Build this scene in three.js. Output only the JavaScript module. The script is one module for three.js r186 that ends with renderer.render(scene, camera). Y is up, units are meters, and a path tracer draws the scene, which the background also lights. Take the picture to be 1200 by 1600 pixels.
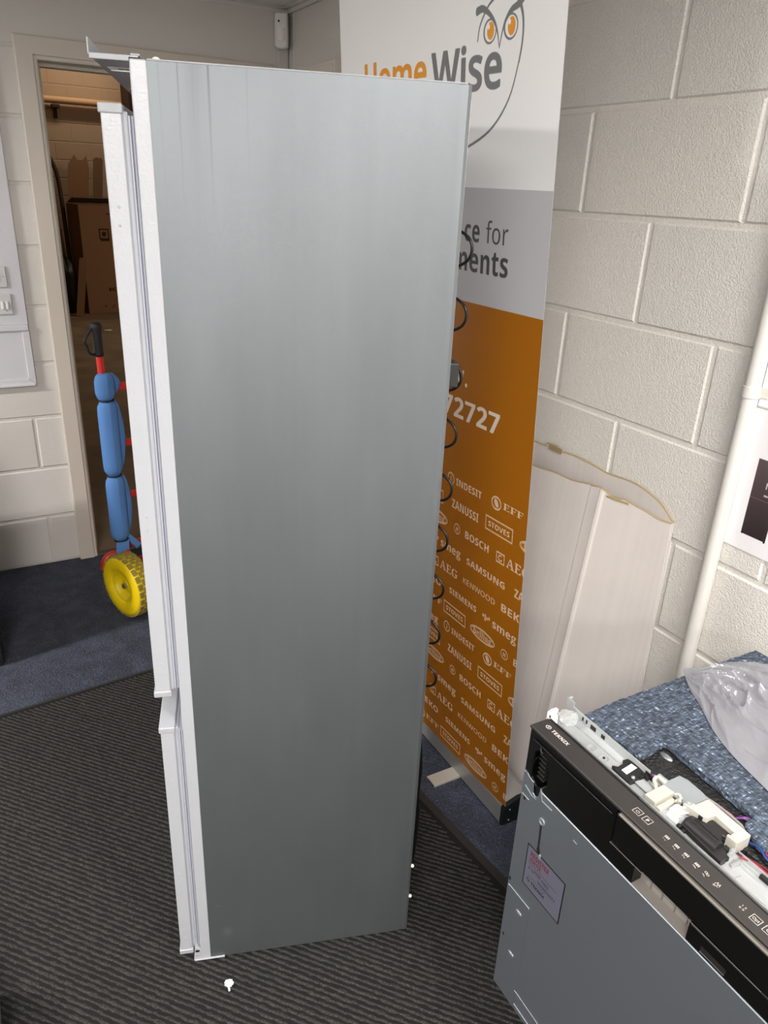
import * as THREE from 'three';
import { RoundedBoxGeometry } from 'three/addons/geometries/RoundedBoxGeometry.js';
import { mergeGeometries, toCreasedNormals } from 'three/addons/utils/BufferGeometryUtils.js';
import { RectAreaLightUniformsLib } from 'three/addons/lights/RectAreaLightUniformsLib.js';

// ------------------------------------------------------------------ camera, light, exposure
const scene = new THREE.Scene();
scene.background = new THREE.Color(0x000000);
const camera = new THREE.PerspectiveCamera(68.8388, 1200 / 1600, 0.02, 60);
camera.rotation.order = 'YXZ';
camera.rotation.set(-0.4065209, -0.5179129, 0.0461981, 'YXZ');
camera.position.set(-1.3466722, 1.6096345, 3.3311924);
camera.updateMatrixWorld();
const renderer = new THREE.WebGLRenderer({ antialias: true });
renderer.toneMapping = THREE.LinearToneMapping;
renderer.toneMappingExposure = 1.5;
renderer.shadowMap.enabled = true;
RectAreaLightUniformsLib.init();
const LAMPS = [ // x, z, width along x, width along z, intensity : the room's ceiling panels
  [-2.0, 3.9, 0.6, 1.2, 23],
  [-3.7, 1.2, 1.2, 0.15, 175],
  [-0.62, 3.75, 0.3, 1.2, 26],
  [-2.55, 5.95, 1.2, 0.6, 28],
];
const STORE_LAMP = 12;

// ------------------------------------------------------------------ helpers
let seed = 7;
const rnd = () => ((seed = (seed * 16807) % 2147483647) - 1) / 2147483646;
const rr = (a, b) => a + (b - a) * rnd();
const used = {};
function numbered(n) { const k = used[n] || 0; used[n] = k + 1; return k ? n + '_' + String(k).padStart(3, '0') : n; }
const mg = l => mergeGeometries(l.map(q => { const g = q.index ? q.toNonIndexed() : q; for (const n of Object.keys(g.attributes)) if (!['position', 'normal', 'uv'].includes(n)) g.deleteAttribute(n); return g; }));
function shadow(o) { o.castShadow = o.receiveShadow = true; return o; }
function mesh(name, geo, mat, parent) {
  const g = Array.isArray(geo) ? mg(geo) : geo;
  const m = shadow(new THREE.Mesh(g, mat));
  m.name = parent && parent !== scene ? name : numbered(name);
  if (parent && parent !== scene) { const c = (parent.userData.n ||= {}); const k = c[name] || 0; c[name] = k + 1; m.name = k ? name + '_' + String(k).padStart(3, '0') : name; }
  (parent || scene).add(m);
  return m;
}
function clean(o) { o.traverse(c => { delete c.userData.n; }); }
function tag(o, label, category, group) { o.userData.label = label; o.userData.category = category; if (group) o.userData.group = group; return o; }
function thing(name, label, category, pos = [0, 0, 0], turn = 0, group) {
  const o = new THREE.Group(); o.name = numbered(name); scene.add(o);
  o.position.set(...pos); o.rotation.y = turn; return tag(o, label, category, group);
}
function struct(o) { o.userData.kind = 'structure'; return o; }
const V2 = (x, y) => new THREE.Vector2(x, y), V3 = (x, y, z) => new THREE.Vector3(x, y, z);
function box(x0, x1, y0, y1, z0, z1, r = 0) {
  const w = x1 - x0, h = y1 - y0, d = z1 - z0;
  const g = r ? new RoundedBoxGeometry(w, h, d, 2, Math.min(r, w / 2.01, h / 2.01, d / 2.01)) : new THREE.BoxGeometry(w, h, d);
  g.translate((x0 + x1) / 2, (y0 + y1) / 2, (z0 + z1) / 2); return g;
}
function prism(pts, y0, y1, bevel = 0, holes = []) { // pts [x,z], stands between y0 and y1
  const s = new THREE.Shape(pts.map(p => V2(p[0], p[1])));
  for (const h of holes) s.holes.push(new THREE.Path(h.map(p => V2(p[0], p[1]))));
  const g = new THREE.ExtrudeGeometry(s, { depth: y1 - y0 - 2 * bevel, bevelEnabled: bevel > 0, bevelThickness: bevel, bevelSize: bevel, bevelOffset: -bevel, bevelSegments: 1, curveSegments: 8 });
  g.rotateX(Math.PI / 2); g.translate(0, y1 - bevel, 0); return g;
}
function plate(pts, d0, d1, bevel = 0, holes = []) { // pts [x,y], between z = d0 and d1
  const s = new THREE.Shape(pts.map(p => V2(p[0], p[1])));
  for (const h of holes) s.holes.push(new THREE.Path(h.map(p => V2(p[0], p[1]))));
  const g = new THREE.ExtrudeGeometry(s, { depth: d1 - d0 - 2 * bevel, bevelEnabled: bevel > 0, bevelThickness: bevel, bevelSize: bevel, bevelOffset: -bevel, bevelSegments: 1, curveSegments: 8 });
  g.translate(0, 0, d0 + bevel); return g;
}
const rect = (a, b, c, d) => [[a, c], [b, c], [b, d], [a, d]];
function tube(pts, r, seg = 24, rad = 8, closed = false, tension = 0.5) {
  return new THREE.TubeGeometry(new THREE.CatmullRomCurve3(pts.map(p => V3(...p)), closed, 'catmullrom', tension), seg, r, rad, closed);
}
function rod(a, b, r, rad = 10) {
  const A = V3(...a), B = V3(...b), d = B.clone().sub(A), g = new THREE.CylinderGeometry(r, r, d.length(), rad);
  g.applyQuaternion(new THREE.Quaternion().setFromUnitVectors(V3(0, 1, 0), d.normalize())); g.translate(...A.add(B).multiplyScalar(0.5).toArray()); return g;
}
// smooth value noise
function hash(x, y, s) { let h = Math.imul(x, 374761393) ^ Math.imul(y, 668265263) ^ Math.imul(s, 974634777); h = Math.imul(h ^ (h >>> 13), 1274126177); return ((h ^ (h >>> 16)) >>> 0) / 4294967295; }
function vnoise(x, y, s, per) {
  const xi = Math.floor(x), yi = Math.floor(y), fx = x - xi, fy = y - yi, u = fx * fx * (3 - 2 * fx), v = fy * fy * (3 - 2 * fy), w = q => ((q % per) + per) % per;
  const a = hash(w(xi), w(yi), s), b = hash(w(xi + 1), w(yi), s), c = hash(w(xi), w(yi + 1), s), d = hash(w(xi + 1), w(yi + 1), s);
  return a + (b - a) * u + (c - a) * v + (a - b - c + d) * u * v;
}
function dataTex(n, fn, srgb, repeat = 1) { // fn(u,v) -> [r,g,b] 0..255
  const d = new Uint8Array(n * n * 4);
  for (let y = 0; y < n; y++) for (let x = 0; x < n; x++) { const c = fn(x / n, y / n, x, y), i = (y * n + x) * 4; d[i] = c[0]; d[i + 1] = c[1]; d[i + 2] = c[2]; d[i + 3] = 255; }
  const t = new THREE.DataTexture(d, n, n); t.wrapS = t.wrapT = THREE.RepeatWrapping; t.magFilter = THREE.LinearFilter; t.minFilter = THREE.LinearMipmapLinearFilter; t.generateMipmaps = true;
  if (srgb) t.colorSpace = THREE.SRGBColorSpace; t.repeat.set(repeat, repeat); t.needsUpdate = true; return t;
}
const cl = v => Math.max(0, Math.min(255, v));
function fbm(u, v, f, s, oct = 3) { let a = 0, w = 0.5, t = 0; for (let o = 0; o < oct; o++) { a += w * vnoise(u * f, v * f, s + o, f); t += w; f *= 2; w *= 0.5; } return a / t; }
function grey(n, f, s, oct, repeat, lo = 0, hi = 255) { return dataTex(n, (u, v) => { const q = cl(lo + (hi - lo) * fbm(u, v, f, s, oct)); return [q, q, q]; }, false, repeat); }
// planar uv in metres from the dominant axis of each face
function metreUV(g) {
  const q = g.index ? g.toNonIndexed() : g; if (!q.attributes.normal) q.computeVertexNormals();
  const p = q.attributes.position, n = q.attributes.normal, uv = new Float32Array(p.count * 2);
  for (let i = 0; i < p.count; i++) {
    const ax = Math.abs(n.getX(i)), ay = Math.abs(n.getY(i)), az = Math.abs(n.getZ(i));
    const [a, b] = ay >= ax && ay >= az ? [p.getX(i), p.getZ(i)] : ax >= az ? [p.getZ(i), p.getY(i)] : [p.getX(i), p.getY(i)];
    uv[2 * i] = a; uv[2 * i + 1] = b;
  }
  q.setAttribute('uv', new THREE.BufferAttribute(uv, 2)); return q;
}
const std = o => new THREE.MeshStandardMaterial(o), phy = o => new THREE.MeshPhysicalMaterial(o);
function canvasTex(w, h, draw) {
  const c = document.createElement('canvas'); c.width = w; c.height = h; const k = c.getContext('2d'); draw(k, w, h);
  const t = new THREE.CanvasTexture(c); t.colorSpace = THREE.SRGBColorSpace; t.anisotropy = 8; t.magFilter = THREE.LinearFilter; return t;
}
// text stretched to fill a box whose baseline is y1 and whose capitals reach y0
function fit(k, str, x0, x1, y0, y1, font = 'bold', fam = 'sans-serif') {
  const lw = fit.stroke || 0; k.save(); k.font = `${font} 100px ${fam}`; k.textBaseline = 'alphabetic'; k.textAlign = 'left';
  const w = k.measureText(str).width; k.translate(x0, y1); k.scale((x1 - x0) / w, (y1 - y0) / 72); k.fillText(str, 0, 0); if (lw) { k.strokeStyle = k.fillStyle; k.lineWidth = lw; k.lineJoin = 'round'; k.strokeText(str, 0, 0); } k.restore();
}

// ------------------------------------------------------------------ materials
const wallBump = grey(512, 96, 11, 3, 4.2);
const M = {};
M.block = [0xd9d6d0, 0xdcd9d4, 0xd6d4cf].map(c => std({ color: c, roughness: 0.62, bumpMap: wallBump, bumpScale: 0.0014 }));
M.smoothBlock = [0xd9d6d0, 0xdcd9d4].map(c => std({ color: c, roughness: 0.6, bumpMap: wallBump, bumpScale: 0.0005 }));
M.mortar = std({ color: 0xd8d5cf, roughness: 0.65, bumpMap: wallBump, bumpScale: 0.0012 });
M.doorPaint = std({ color: 0xd3cbc0, roughness: 0.45 });
M.plaster = std({ color: 0xd8d5d0, roughness: 0.8 });
M.ceiling = std({ color: 0xdedcd6, roughness: 0.9 });
M.whiteTrim = std({ color: 0xd9d7d2, roughness: 0.5 });
M.carpet = std({
  map: dataTex(512, (u, v, x, y) => { const f = hash(x, y, 3), b = fbm(u, v, 14, 5, 3), q = 0.62 + 0.5 * f * f + 0.35 * (b - 0.5) + (hash(x >> 1, y >> 1, 9) > 0.93 ? 0.35 : 0); return [cl(70 * q), cl(76 * q), cl(93 * q)]; }, true, 1.6),
  bumpMap: grey(512, 128, 21, 2, 1.6), bumpScale: 0.004, roughness: 1, });
M.matGroove = std({ color: 0x0d0c0b, roughness: 1 });
M.matRib = std({ map: dataTex(256, (u, v, x, y) => { const q = 0.6 + 0.75 * hash(x, y, 31) * (0.5 + hash(x >> 1, y >> 1, 32)); return [cl(49 * q), cl(48.5 * q), cl(46 * q)]; }, true, 4), bumpMap: grey(256, 64, 33, 2, 4), bumpScale: 0.004, roughness: 1 });
M.matBorder = std({ color: 0x262422, roughness: 0.85 });
M.fridgeWhite = phy({ color: 0xb2b5bb, roughness: 0.32, clearcoat: 0.3, clearcoatRoughness: 0.25, bumpMap: grey(256, 64, 41, 2, 6), bumpScale: 0.0002 });
M.gasket = std({ color: 0xb2b5c2, roughness: 0.5 });
const streak = dataTex(1024, (u, v) => { // u spans 0.56 m, v 1.8 m of the side sheet
  const x = u * 0.56, y = v * 1.8, s = vnoise(u * 70, 0.5, 51, 70), w = fbm(u, v, 8, 52, 3); let q = 236 + 3 * (s - 0.5) + 14 * (w - 0.5);
  const top = Math.max(0, Math.min(1, (y - 1.5) / 0.25)); // old drip marks below the top edge
  for (const [c, wd, a] of [[0.061, 0.0012, 34], [0.1015, 0.0016, 40], [0.082, 0.011, 16], [0.036, 0.0012, 12], [0.153, 0.0012, 10]]) q -= a * top * top * Math.exp(-Math.pow((x - c) / wd, 2)) * (0.6 + 0.8 * vnoise(x * 900, y * 20, 54, 1e6));
  q += 26 * Math.exp(-Math.pow((x - 0.062) / 0.009, 2) - Math.pow((y - 0.075) / 0.012, 2)) + 30 * Math.exp(-Math.pow((x - 0.045) / 0.006, 2) - Math.pow((y - 0.158 + (x - 0.045) * 0.3) / 0.0016, 2));
  return [cl(q), cl(q), cl(q)];
}, true, 1); streak.repeat.set(1 / 0.56, 1 / 1.8);
M.fridgeGrey = phy({ color: 0x8a9094, map: streak, metalness: 0.82, roughness: 0.52, bumpMap: grey(512, 120, 53, 3, 8), bumpScale: 0.00005 });
M.steel = std({ color: 0xb9bcbf, metalness: 0.9, roughness: 0.35 });
M.zinc = std({ color: 0xcfd3d4, metalness: 0.45, roughness: 0.33, bumpMap: grey(256, 24, 61, 3, 8), bumpScale: 0.0008 });
M.blackGloss = std({ color: 0x060606, roughness: 0.3 });
M.blackMatt = std({ color: 0x141414, roughness: 0.6 });
M.blackWire = std({ color: 0x121212, roughness: 0.35, metalness: 0.3 });
M.alu = std({ color: 0xb8b6b3, metalness: 0.6, roughness: 0.4 });
M.aluTop = std({ color: 0xc6c0b8, metalness: 0.25, roughness: 0.5 });
M.dwGrey = std({ color: 0x959da5, metalness: 0.85, roughness: 0.42, bumpMap: grey(256, 20, 63, 3, 3), bumpScale: 0.0003 });
M.dwEdge = std({ color: 0x969da4, metalness: 0.5, roughness: 0.3 });
M.cream = std({ color: 0xb8b5a9, roughness: 0.5 });
M.greyPlastic = std({ color: 0x868c90, roughness: 0.55 });
M.whitePlastic = std({ color: 0xeeeeec, roughness: 0.4 });
M.rubberMat = std({ color: 0x1b1b1c, roughness: 0.5, bumpMap: grey(256, 40, 65, 3, 7), bumpScale: 0.003 });
M.felt = std({
  map: dataTex(1024, (u, v, x, y) => {
    const a = fbm(u + 0.02 * fbm(u, v, 9, 70), v, 70, 71, 3), b = vnoise(u * 60, v * 260, 72, 1e6), c = vnoise(u * 230 + 3, v * 60, 73, 1e6);
    let q = 0.74 + 0.42 * (a - 0.4) + 0.4 * (b - 0.5) + 0.34 * (c - 0.5) + 0.14 * (hash(x, y, 74) - 0.5); const w = (b > 0.86 && c > 0.55) || (c > 0.9 && b > 0.5) ? 58 : 0;
    return [cl(86 * q + w), cl(99 * q + w), cl(117 * q + w)];
  }, true, 2.2), bumpMap: grey(512, 80, 75, 3, 2.2), bumpScale: 0.006, roughness: 1 });
M.film = phy({ color: 0xc6c7cd, roughness: 0.15, transmission: 0.66, thickness: 0, ior: 1.45, side: THREE.DoubleSide });
M.redPaint = std({ color: 0xc8281e, roughness: 0.35 });
M.foam = std({ color: 0x5c8fd2, roughness: 0.75, bumpMap: grey(256, 60, 81, 2, 6), bumpScale: 0.001 });
M.tyre = std({ color: 0xf0d000, roughness: 0.5 });
M.tread = std({ color: 0x9a8838, roughness: 0.85 });
M.hub = std({ color: 0xe2c60a, roughness: 0.4 });
const cardTex = dataTex(256, (u, v) => { const s = vnoise(u * 64, 0.5, 91, 64), w = fbm(u, v, 5, 92, 3), q = 1 + 0.025 * (s - 0.5) + 0.05 * (w - 0.5); return [cl(240 * q), cl(235 * q), cl(235 * q)]; }, true, 2);
M.whiteCard = std({ color: 0xe0deda, map: cardTex, roughness: 0.6, bumpMap: cardTex, bumpScale: 0.0002 });
M.kraft = std({ color: 0xa9966f, roughness: 0.9 });
M.brownCard = std({ color: 0x9a7a5a, map: cardTex, roughness: 0.85 });
M.brownCard2 = std({ color: 0x836a50, map: cardTex, roughness: 0.85 });
M.storeWall = std({ color: 0xc4ae98, roughness: 0.8 });
M.storeJoint = std({ color: 0xc4ae98, roughness: 0.85 });
M.concrete = std({ map: dataTex(256, (u, v) => { const q = 0.8 + 0.4 * fbm(u, v, 6, 95, 4); return [cl(128 * q), cl(112 * q), cl(92 * q)]; }, true, 0.7), roughness: 0.8 });
M.pvc = std({ color: 0xd4d4da, roughness: 0.4 });
M.darkWood = std({ color: 0x3a281a, roughness: 0.7 });
M.orangeLabel = std({ color: 0xd98a20, roughness: 0.5 });
M.lampFace = std({ color: 0xffffff, emissive: 0xfff6ea, emissiveIntensity: 1.4, roughness: 0.6 });
M.storeFace = std({ color: 0xffffff, emissive: 0xffd9a8, emissiveIntensity: 1.2, roughness: 0.6 });
const wire = c => std({ color: c, roughness: 0.4 });

// ------------------------------------------------------------------ the room shell
const CEIL = 2.262, XL = -5.6, ZB = 6.6;
function blockGeo(w, h, d = 0.0042, b = 0.0045) { // a block's painted face standing proud of its joints, bevelled edges
  const X = w / 2, Y = h / 2, x = X - b, y = Y - b, P = [], U = [];
  const face = (...q) => { for (const i of [0, 1, 2, 0, 2, 3]) { P.push(...q[i]); } };
  face([-x, -y, d], [x, -y, d], [x, y, d], [-x, y, d]);
  face([-X, -Y, 0], [X, -Y, 0], [x, -y, d], [-x, -y, d]); face([X, -Y, 0], [X, Y, 0], [x, y, d], [x, -y, d]);
  face([X, Y, 0], [-X, Y, 0], [-x, y, d], [x, y, d]); face([-X, Y, 0], [-X, -Y, 0], [-x, -y, d], [-x, y, d]);
  const o = [rr(0, 3), rr(0, 3)];
  for (let i = 0; i < P.length; i += 3) U.push(P[i] + o[0], P[i + 1] + o[1]);
  const g = new THREE.BufferGeometry(); g.setAttribute('position', new THREE.Float32BufferAttribute(P, 3)); g.setAttribute('uv', new THREE.Float32BufferAttribute(U, 2)); g.computeVertexNormals(); return g;
}
const CW = 0.45, CH = 0.225, J = 0.0095;
const stock = {};
function blockOf(w, h) { const k = w.toFixed(3) + '/' + h.toFixed(3); const l = (stock[k] ||= []); if (l.length < 3) l.push(blockGeo(w, h)); return l[Math.floor(rnd() * l.length)]; }
// courses of blocks on a wall in its own plane; x0..x1, y 0..top, joint offsets for even and odd courses, an opening left clear
function courses(wall, x0, x1, y0, top, offEven, offOdd, mats, hole, ref = 0) {
  for (let k = Math.round((y0 - ref) / CH); ref + k * CH < top - 0.01; k++) {
    const ya = ref + k * CH + J / 2, yb = Math.min(top, ref + (k + 1) * CH) - J / 2, off = k % 2 ? offOdd : offEven;
    for (let i = Math.floor((x0 - off) / CW); off + i * CW < x1; i++) {
      let a = Math.max(x0, off + i * CW) + J / 2, b = Math.min(x1, off + (i + 1) * CW) - J / 2;
      if (b - a < 0.03) continue;
      let parts = [[a, b, ya, yb]];
      if (hole && yb > hole[2] && ya < hole[3]) {
        parts = []; 
        if (a < hole[0]) parts.push([a, Math.min(b, hole[0]), ya, yb]); if (b > hole[1]) parts.push([Math.max(a, hole[1]), b, ya, yb]);
        if (a < hole[1] && b > hole[0] && yb > hole[3] + 0.02) parts.push([Math.max(a, hole[0]), Math.min(b, hole[1]), hole[3], yb]);
      }
      for (const [p, q, r, s] of parts) {
        if (q - p < 0.02 || s - r < 0.02) continue;
        const m = mesh('block', blockOf(q - p, s - r), mats[Math.floor(rnd() * mats.length)], wall);
        m.position.set((p + q) / 2, (r + s) / 2, -0.0042 + rr(-0.0009, 0));
      }
    }
  }
}
// right wall: plane x = 0, built in its own frame (x along the room's z), turned to face -x
const wallRight = struct(mesh('wall_right', metreUV(box(-0.2, ZB + 0.2, 0, CEIL + 0.14, -0.2, -0.0042)), M.mortar));
wallRight.rotation.y = -Math.PI / 2;
courses(wallRight, 0.012, 4.2, 0, CEIL, 2.083, 1.858, M.block);
// door wall: plane z = 0 with the doorway
const DX0 = -0.967, DX1 = -0.149, DY = 1.985;
const wallDoor = struct(mesh('wall_door', metreUV(mg([box(XL, DX0 - 0.02, 0, CEIL + 0.14, -0.15, -0.0042), box(DX1 + 0.02, 0, 0, CEIL + 0.14, -0.15, -0.0042), box(DX0 - 0.02, DX1 + 0.02, DY + 0.02, CEIL + 0.14, -0.15, -0.0042)])), M.mortar));
mesh('beam', metreUV(box(-2.4, -0.008, 2.031, CEIL, -0.0041, -0.0004, 0.001)), M.plaster, wallDoor);
courses(wallDoor, -2.4, -0.008, 0, 2.025, -1.15, -1.375, M.smoothBlock, [DX0 - 0.04, DX1 + 0.04, 0, DY + 0.03]);
struct(mesh('wall_left', box(XL - 0.15, XL, 0, CEIL + 0.14, -0.15, ZB + 0.2), M.plaster));
struct(mesh('wall_back', box(XL, 0, 0, CEIL + 0.14, ZB, ZB + 0.15), M.plaster));
struct(mesh('ceiling', box(XL, 0, CEIL, CEIL + 0.12, 0, ZB), M.ceiling));
struct(mesh('floor', metreUV(box(XL, 0, -0.12, 0, -0.012, ZB)), M.carpet));
// ceiling edge: a wall angle with a shadow gap, along both walls of the corner
struct(mesh('trim_1', [box(-3, 0, CEIL - 0.017, CEIL - 0.0005, 0.0002, 0.004), box(-3, -0.006, CEIL - 0.004, CEIL - 0.0005, 0.004, 0.026)], M.whiteTrim));
struct(mesh('trim_2', [box(-0.004, -0.0002, CEIL - 0.017, CEIL - 0.0005, 0.004, 4.2), box(-0.026, -0.004, CEIL - 0.004, CEIL - 0.0005, 0.004, 4.2)], M.whiteTrim));
// doorway: lining, stop and architrave
const door1 = struct(new THREE.Group()); door1.name = 'door_1'; scene.add(door1);
mesh('door_lining', [box(DX0 - 0.02, DX0, 0, DY + 0.02, -0.15, 0.004), box(DX1, DX1 + 0.02, 0, DY + 0.02, -0.15, 0.004), box(DX0, DX1, DY, DY + 0.02, -0.15, 0.004)], M.doorPaint, door1);
mesh('door_stop', [box(DX0, DX0 + 0.013, 0, DY - 0.013, -0.11, -0.055, 0.003), box(DX1 - 0.013, DX1, 0, DY - 0.013, -0.11, -0.055, 0.003), box(DX0, DX1, DY - 0.013, DY, -0.11, -0.055, 0.003)], M.doorPaint, door1);
function architrave(side) {
  const prof = [[0, 0], [0.075, 0], [0.075, 0.014], [0.07, 0.018], [0.016, 0.018], [0.012, 0.012], [0.004, 0.012], [0, 0.009]];
  const W = 0.075;
  if (side === 'top') { // along x, mitred
    const g = plate(prof, DX0 - W, DX1 + W, 0); // extruded along local z
    const p = g.attributes.position; for (let i = 0; i < p.count; i++) { const t = p.getX(i), d = p.getY(i), s = p.getZ(i); const x = s < (DX0 + DX1) / 2 ? DX0 - t : DX1 + t; p.setXYZ(i, x, DY + t, d); }
    if (g.index) g.index = null; g.computeVertexNormals(); return g;
  }
  const g = plate(prof, 0, DY, 0), p = g.attributes.position;
  for (let i = 0; i < p.count; i++) { const t = p.getX(i), d = p.getY(i), s = p.getZ(i); p.setXYZ(i, side === 'left' ? DX0 - t : DX1 + t, s > DY / 2 ? DY + t : 0, d); }
  g.computeVertexNormals(); return g;
}
const dsPaint = M.doorPaint.clone(); dsPaint.side = THREE.DoubleSide;
for (const s of ['left', 'right', 'top']) mesh('architrave', architrave(s), dsPaint, door1);
mesh('threshold_strip', box(DX0, DX1, 0, 0.005, -0.03, 0.012, 0.002), std({ color: 0x6d675c, metalness: 0.6, roughness: 0.5 }), door1);

// the storeroom behind the doorway
const SZ = -8.6;
struct(mesh('floor_storeroom', metreUV(box(-4, 4.5, -0.12, 0, SZ, -0.012)), M.concrete));
struct(mesh('ceiling_storeroom', box(-4, 4.5, 3.5, 3.62, SZ - 0.15, -0.15), M.ceiling));
const wallStore = struct(mesh('wall_storeroom', box(-4, 4.5, -0.12, 3.5, SZ - 0.15, SZ - 0.0042), M.storeJoint));
{ const g = new THREE.Group(); g.position.set(0, 0, SZ); }
{
  const k0 = wallStore; // blocks of the far wall, set in the plane z = SZ
  const before = k0.children.length;
  courses(k0, -0.6, 1.9, 0.9, 3.2, 0.1, 0.325, [M.storeWall]);
  for (let i = before; i < k0.children.length; i++) k0.children[i].position.z += SZ;
}
struct(mesh('wall_storeroom_left', box(-4.15, -4, -0.12, 3.5, SZ, -0.15), M.storeWall));
struct(mesh('wall_storeroom_right', box(4.5, 4.65, -0.12, 3.5, SZ, -0.15), M.storeWall));
struct(mesh('wall_storeroom_front', [box(-4, XL + 1.6, 0, 3.5, -0.15, -0.006), box(0.2, 4.5, 0, 3.5, -0.3, -0.15), box(-4, 0.2, CEIL + 0.14, 3.5, -0.15, -0.02)], M.storeWall));

// ceiling panels (overhead, outside the picture) with their light
LAMPS.forEach(([x, z, w, d, I], i) => {
  const t = thing('ceiling_light', ['ceiling light panel over the left of the camera', 'ceiling light panel at the far left side of the room', 'narrow ceiling light panel close to the block wall', 'ceiling light panel at the back of the room'][i], 'light', [x, CEIL, z]);
  mesh('frame', [box(-w / 2 - 0.02, w / 2 + 0.02, -0.03, -0.0005, -d / 2 - 0.02, -d / 2), box(-w / 2 - 0.02, w / 2 + 0.02, -0.03, -0.0005, d / 2, d / 2 + 0.02), box(-w / 2 - 0.02, -w / 2, -0.03, -0.0005, -d / 2, d / 2), box(w / 2, w / 2 + 0.02, -0.03, -0.0005, -d / 2, d / 2)], M.whiteTrim, t);
  mesh('diffuser', box(-w / 2, w / 2, -0.022, -0.008, -d / 2, d / 2), M.lampFace, t);
  const L = new THREE.RectAreaLight(0xfffaf5, I, w * 0.98, d * 0.98); L.position.set(x, CEIL - 0.034, z); L.rotation.x = -Math.PI / 2; L.name = 'panel_light'; scene.add(L);
});
{
  const t = thing('ceiling_light', 'storeroom lamp under the storeroom ceiling by the far wall', 'light', [0.5, 3.5, -7.9]);
  mesh('frame', box(-0.62, 0.62, -0.05, -0.0005, -0.1, 0.1, 0.01), M.whiteTrim, t); mesh('diffuser', box(-0.6, 0.6, -0.065, -0.051, -0.08, 0.08), M.storeFace, t);
  const L = new THREE.RectAreaLight(0xffe6c8, STORE_LAMP, 1.18, 0.15); L.position.set(0.5, 3.5 - 0.07, -7.9); L.rotation.x = -Math.PI / 2; scene.add(L);
}
{
  const t = thing('ceiling_light', 'storeroom lamp under the storeroom ceiling nearer the doorway', 'light', [2.6, 3.5, -4.2]);
  mesh('frame', box(-0.62, 0.62, -0.05, -0.0005, -0.1, 0.1, 0.01), M.whiteTrim, t); mesh('diffuser', box(-0.6, 0.6, -0.065, -0.051, -0.08, 0.08), M.storeFace, t);
  const L = new THREE.RectAreaLight(0xffe6c8, STORE_LAMP * 5, 1.18, 0.15); L.position.set(2.6, 3.5 - 0.07, -4.2); L.rotation.x = -Math.PI / 2; scene.add(L);
}
// ------------------------------------------------------------------ striped floor mat
{
  const C = [-0.49, 0.962], d1 = [0.1055, 0.9944], d2 = [-0.9952, 0.098], L1 = 3.2, L2 = 2.7;
  const at = (a, b) => [C[0] + d1[0] * a + d2[0] * b, C[1] + d1[1] * a + d2[1] * b];
  const t = thing('floor_mat', 'large dark ribbed entrance mat with diagonal stripes under the tall fridge freezer', 'mat');
  mesh('mat_base', prism([at(0, 0), at(L1, 0), at(L1, L2), at(0, L2)], 0.0004, 0.0034), M.matGroove, t);
  const bw = 0.022;
  mesh('border', [prism([at(0, 0), at(L1, 0), at(L1, bw), at(0, bw)], 0.0034, 0.0052), prism([at(0, bw), at(0, L2), at(bw * 0.4, L2), at(bw * 0.4, bw)], 0.0034, 0.0052)], M.matBorder, t);
  // ribs : ragged looped-pile strips, 13 mm apart, running diagonally
  const ang = 48 * Math.PI / 180, u = [Math.cos(ang), Math.sin(ang)], w = [-u[1], u[0]], P = [], U = [], pitch = 0.0131;
  const loc = (x, z) => { const X = x - C[0], Z = z - C[1]; return [X * d1[0] + Z * d1[1], X * d2[0] + Z * d2[1]]; };
  const inside = (x, z) => { const [a, b] = loc(x, z); return a > 0.012 && a < L1 - 0.02 && b > bw + 0.002 && b < L2 - 0.02; };
  for (let k = -400; k < 400; k++) {
    const off = k * pitch; let run = [];
    const flush = () => {
      for (let i = 0; i + 1 < run.length; i++) {
        const [A, B] = [run[i], run[i + 1]]; // each: left edge, crest, right edge
        const q = (a, b, c, d) => { for (const v of [a, c, b, b, c, d]) { P.push(...v); U.push(v[0], v[2]); } };
        q(A[0], A[1], B[0], B[1]); q(A[1], A[2], B[1], B[2]);
      }
      run = [];
    };
    for (let s = -4.2; s < 4.2; s += 0.0095) {
      const x = C[0] - 0.6 + u[0] * s + w[0] * off, z = C[1] + 1.2 + u[1] * s + w[1] * off;
      const vis = x > -2.0 && z < 3.0;
      if (!inside(x, z) || !vis) { flush(); continue; }
      const i = Math.round(s / 0.0095), l = 0.0034 + 0.0036 * (hash(i, k, 1) - 0.5), r = 0.0034 + 0.0036 * (hash(i, k, 2) - 0.5), h = 0.0057 + 0.0018 * (hash(i, k, 3) - 0.5);
      run.push([[x - w[0] * l, 0.0034, z - w[1] * l], [x, h, z], [x + w[0] * r, 0.0034, z + w[1] * r]]);
    }
    flush();
  }
  const g = new THREE.BufferGeometry(); g.setAttribute('position', new THREE.Float32BufferAttribute(P, 3)); g.setAttribute('uv', new THREE.Float32BufferAttribute(U, 2)); g.computeVertexNormals();
  // make every rib face upwards
  const n = g.attributes.normal; if (n.getY(0) < 0) { const p = g.attributes.position.array; for (let i = 0; i < p.length; i += 9) for (let j = 0; j < 3; j++) { const q = p[i + 3 + j]; p[i + 3 + j] = p[i + 6 + j]; p[i + 6 + j] = q; } const uv = g.attributes.uv.array; for (let i = 0; i < uv.length; i += 6) for (let j = 0; j < 2; j++) { const q = uv[i + 2 + j]; uv[i + 2 + j] = uv[i + 4 + j]; uv[i + 4 + j] = q; } g.computeVertexNormals(); }
  const m = mesh('ribs', g, M.matRib, t); m.userData.kind = 'stuff';
}

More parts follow.
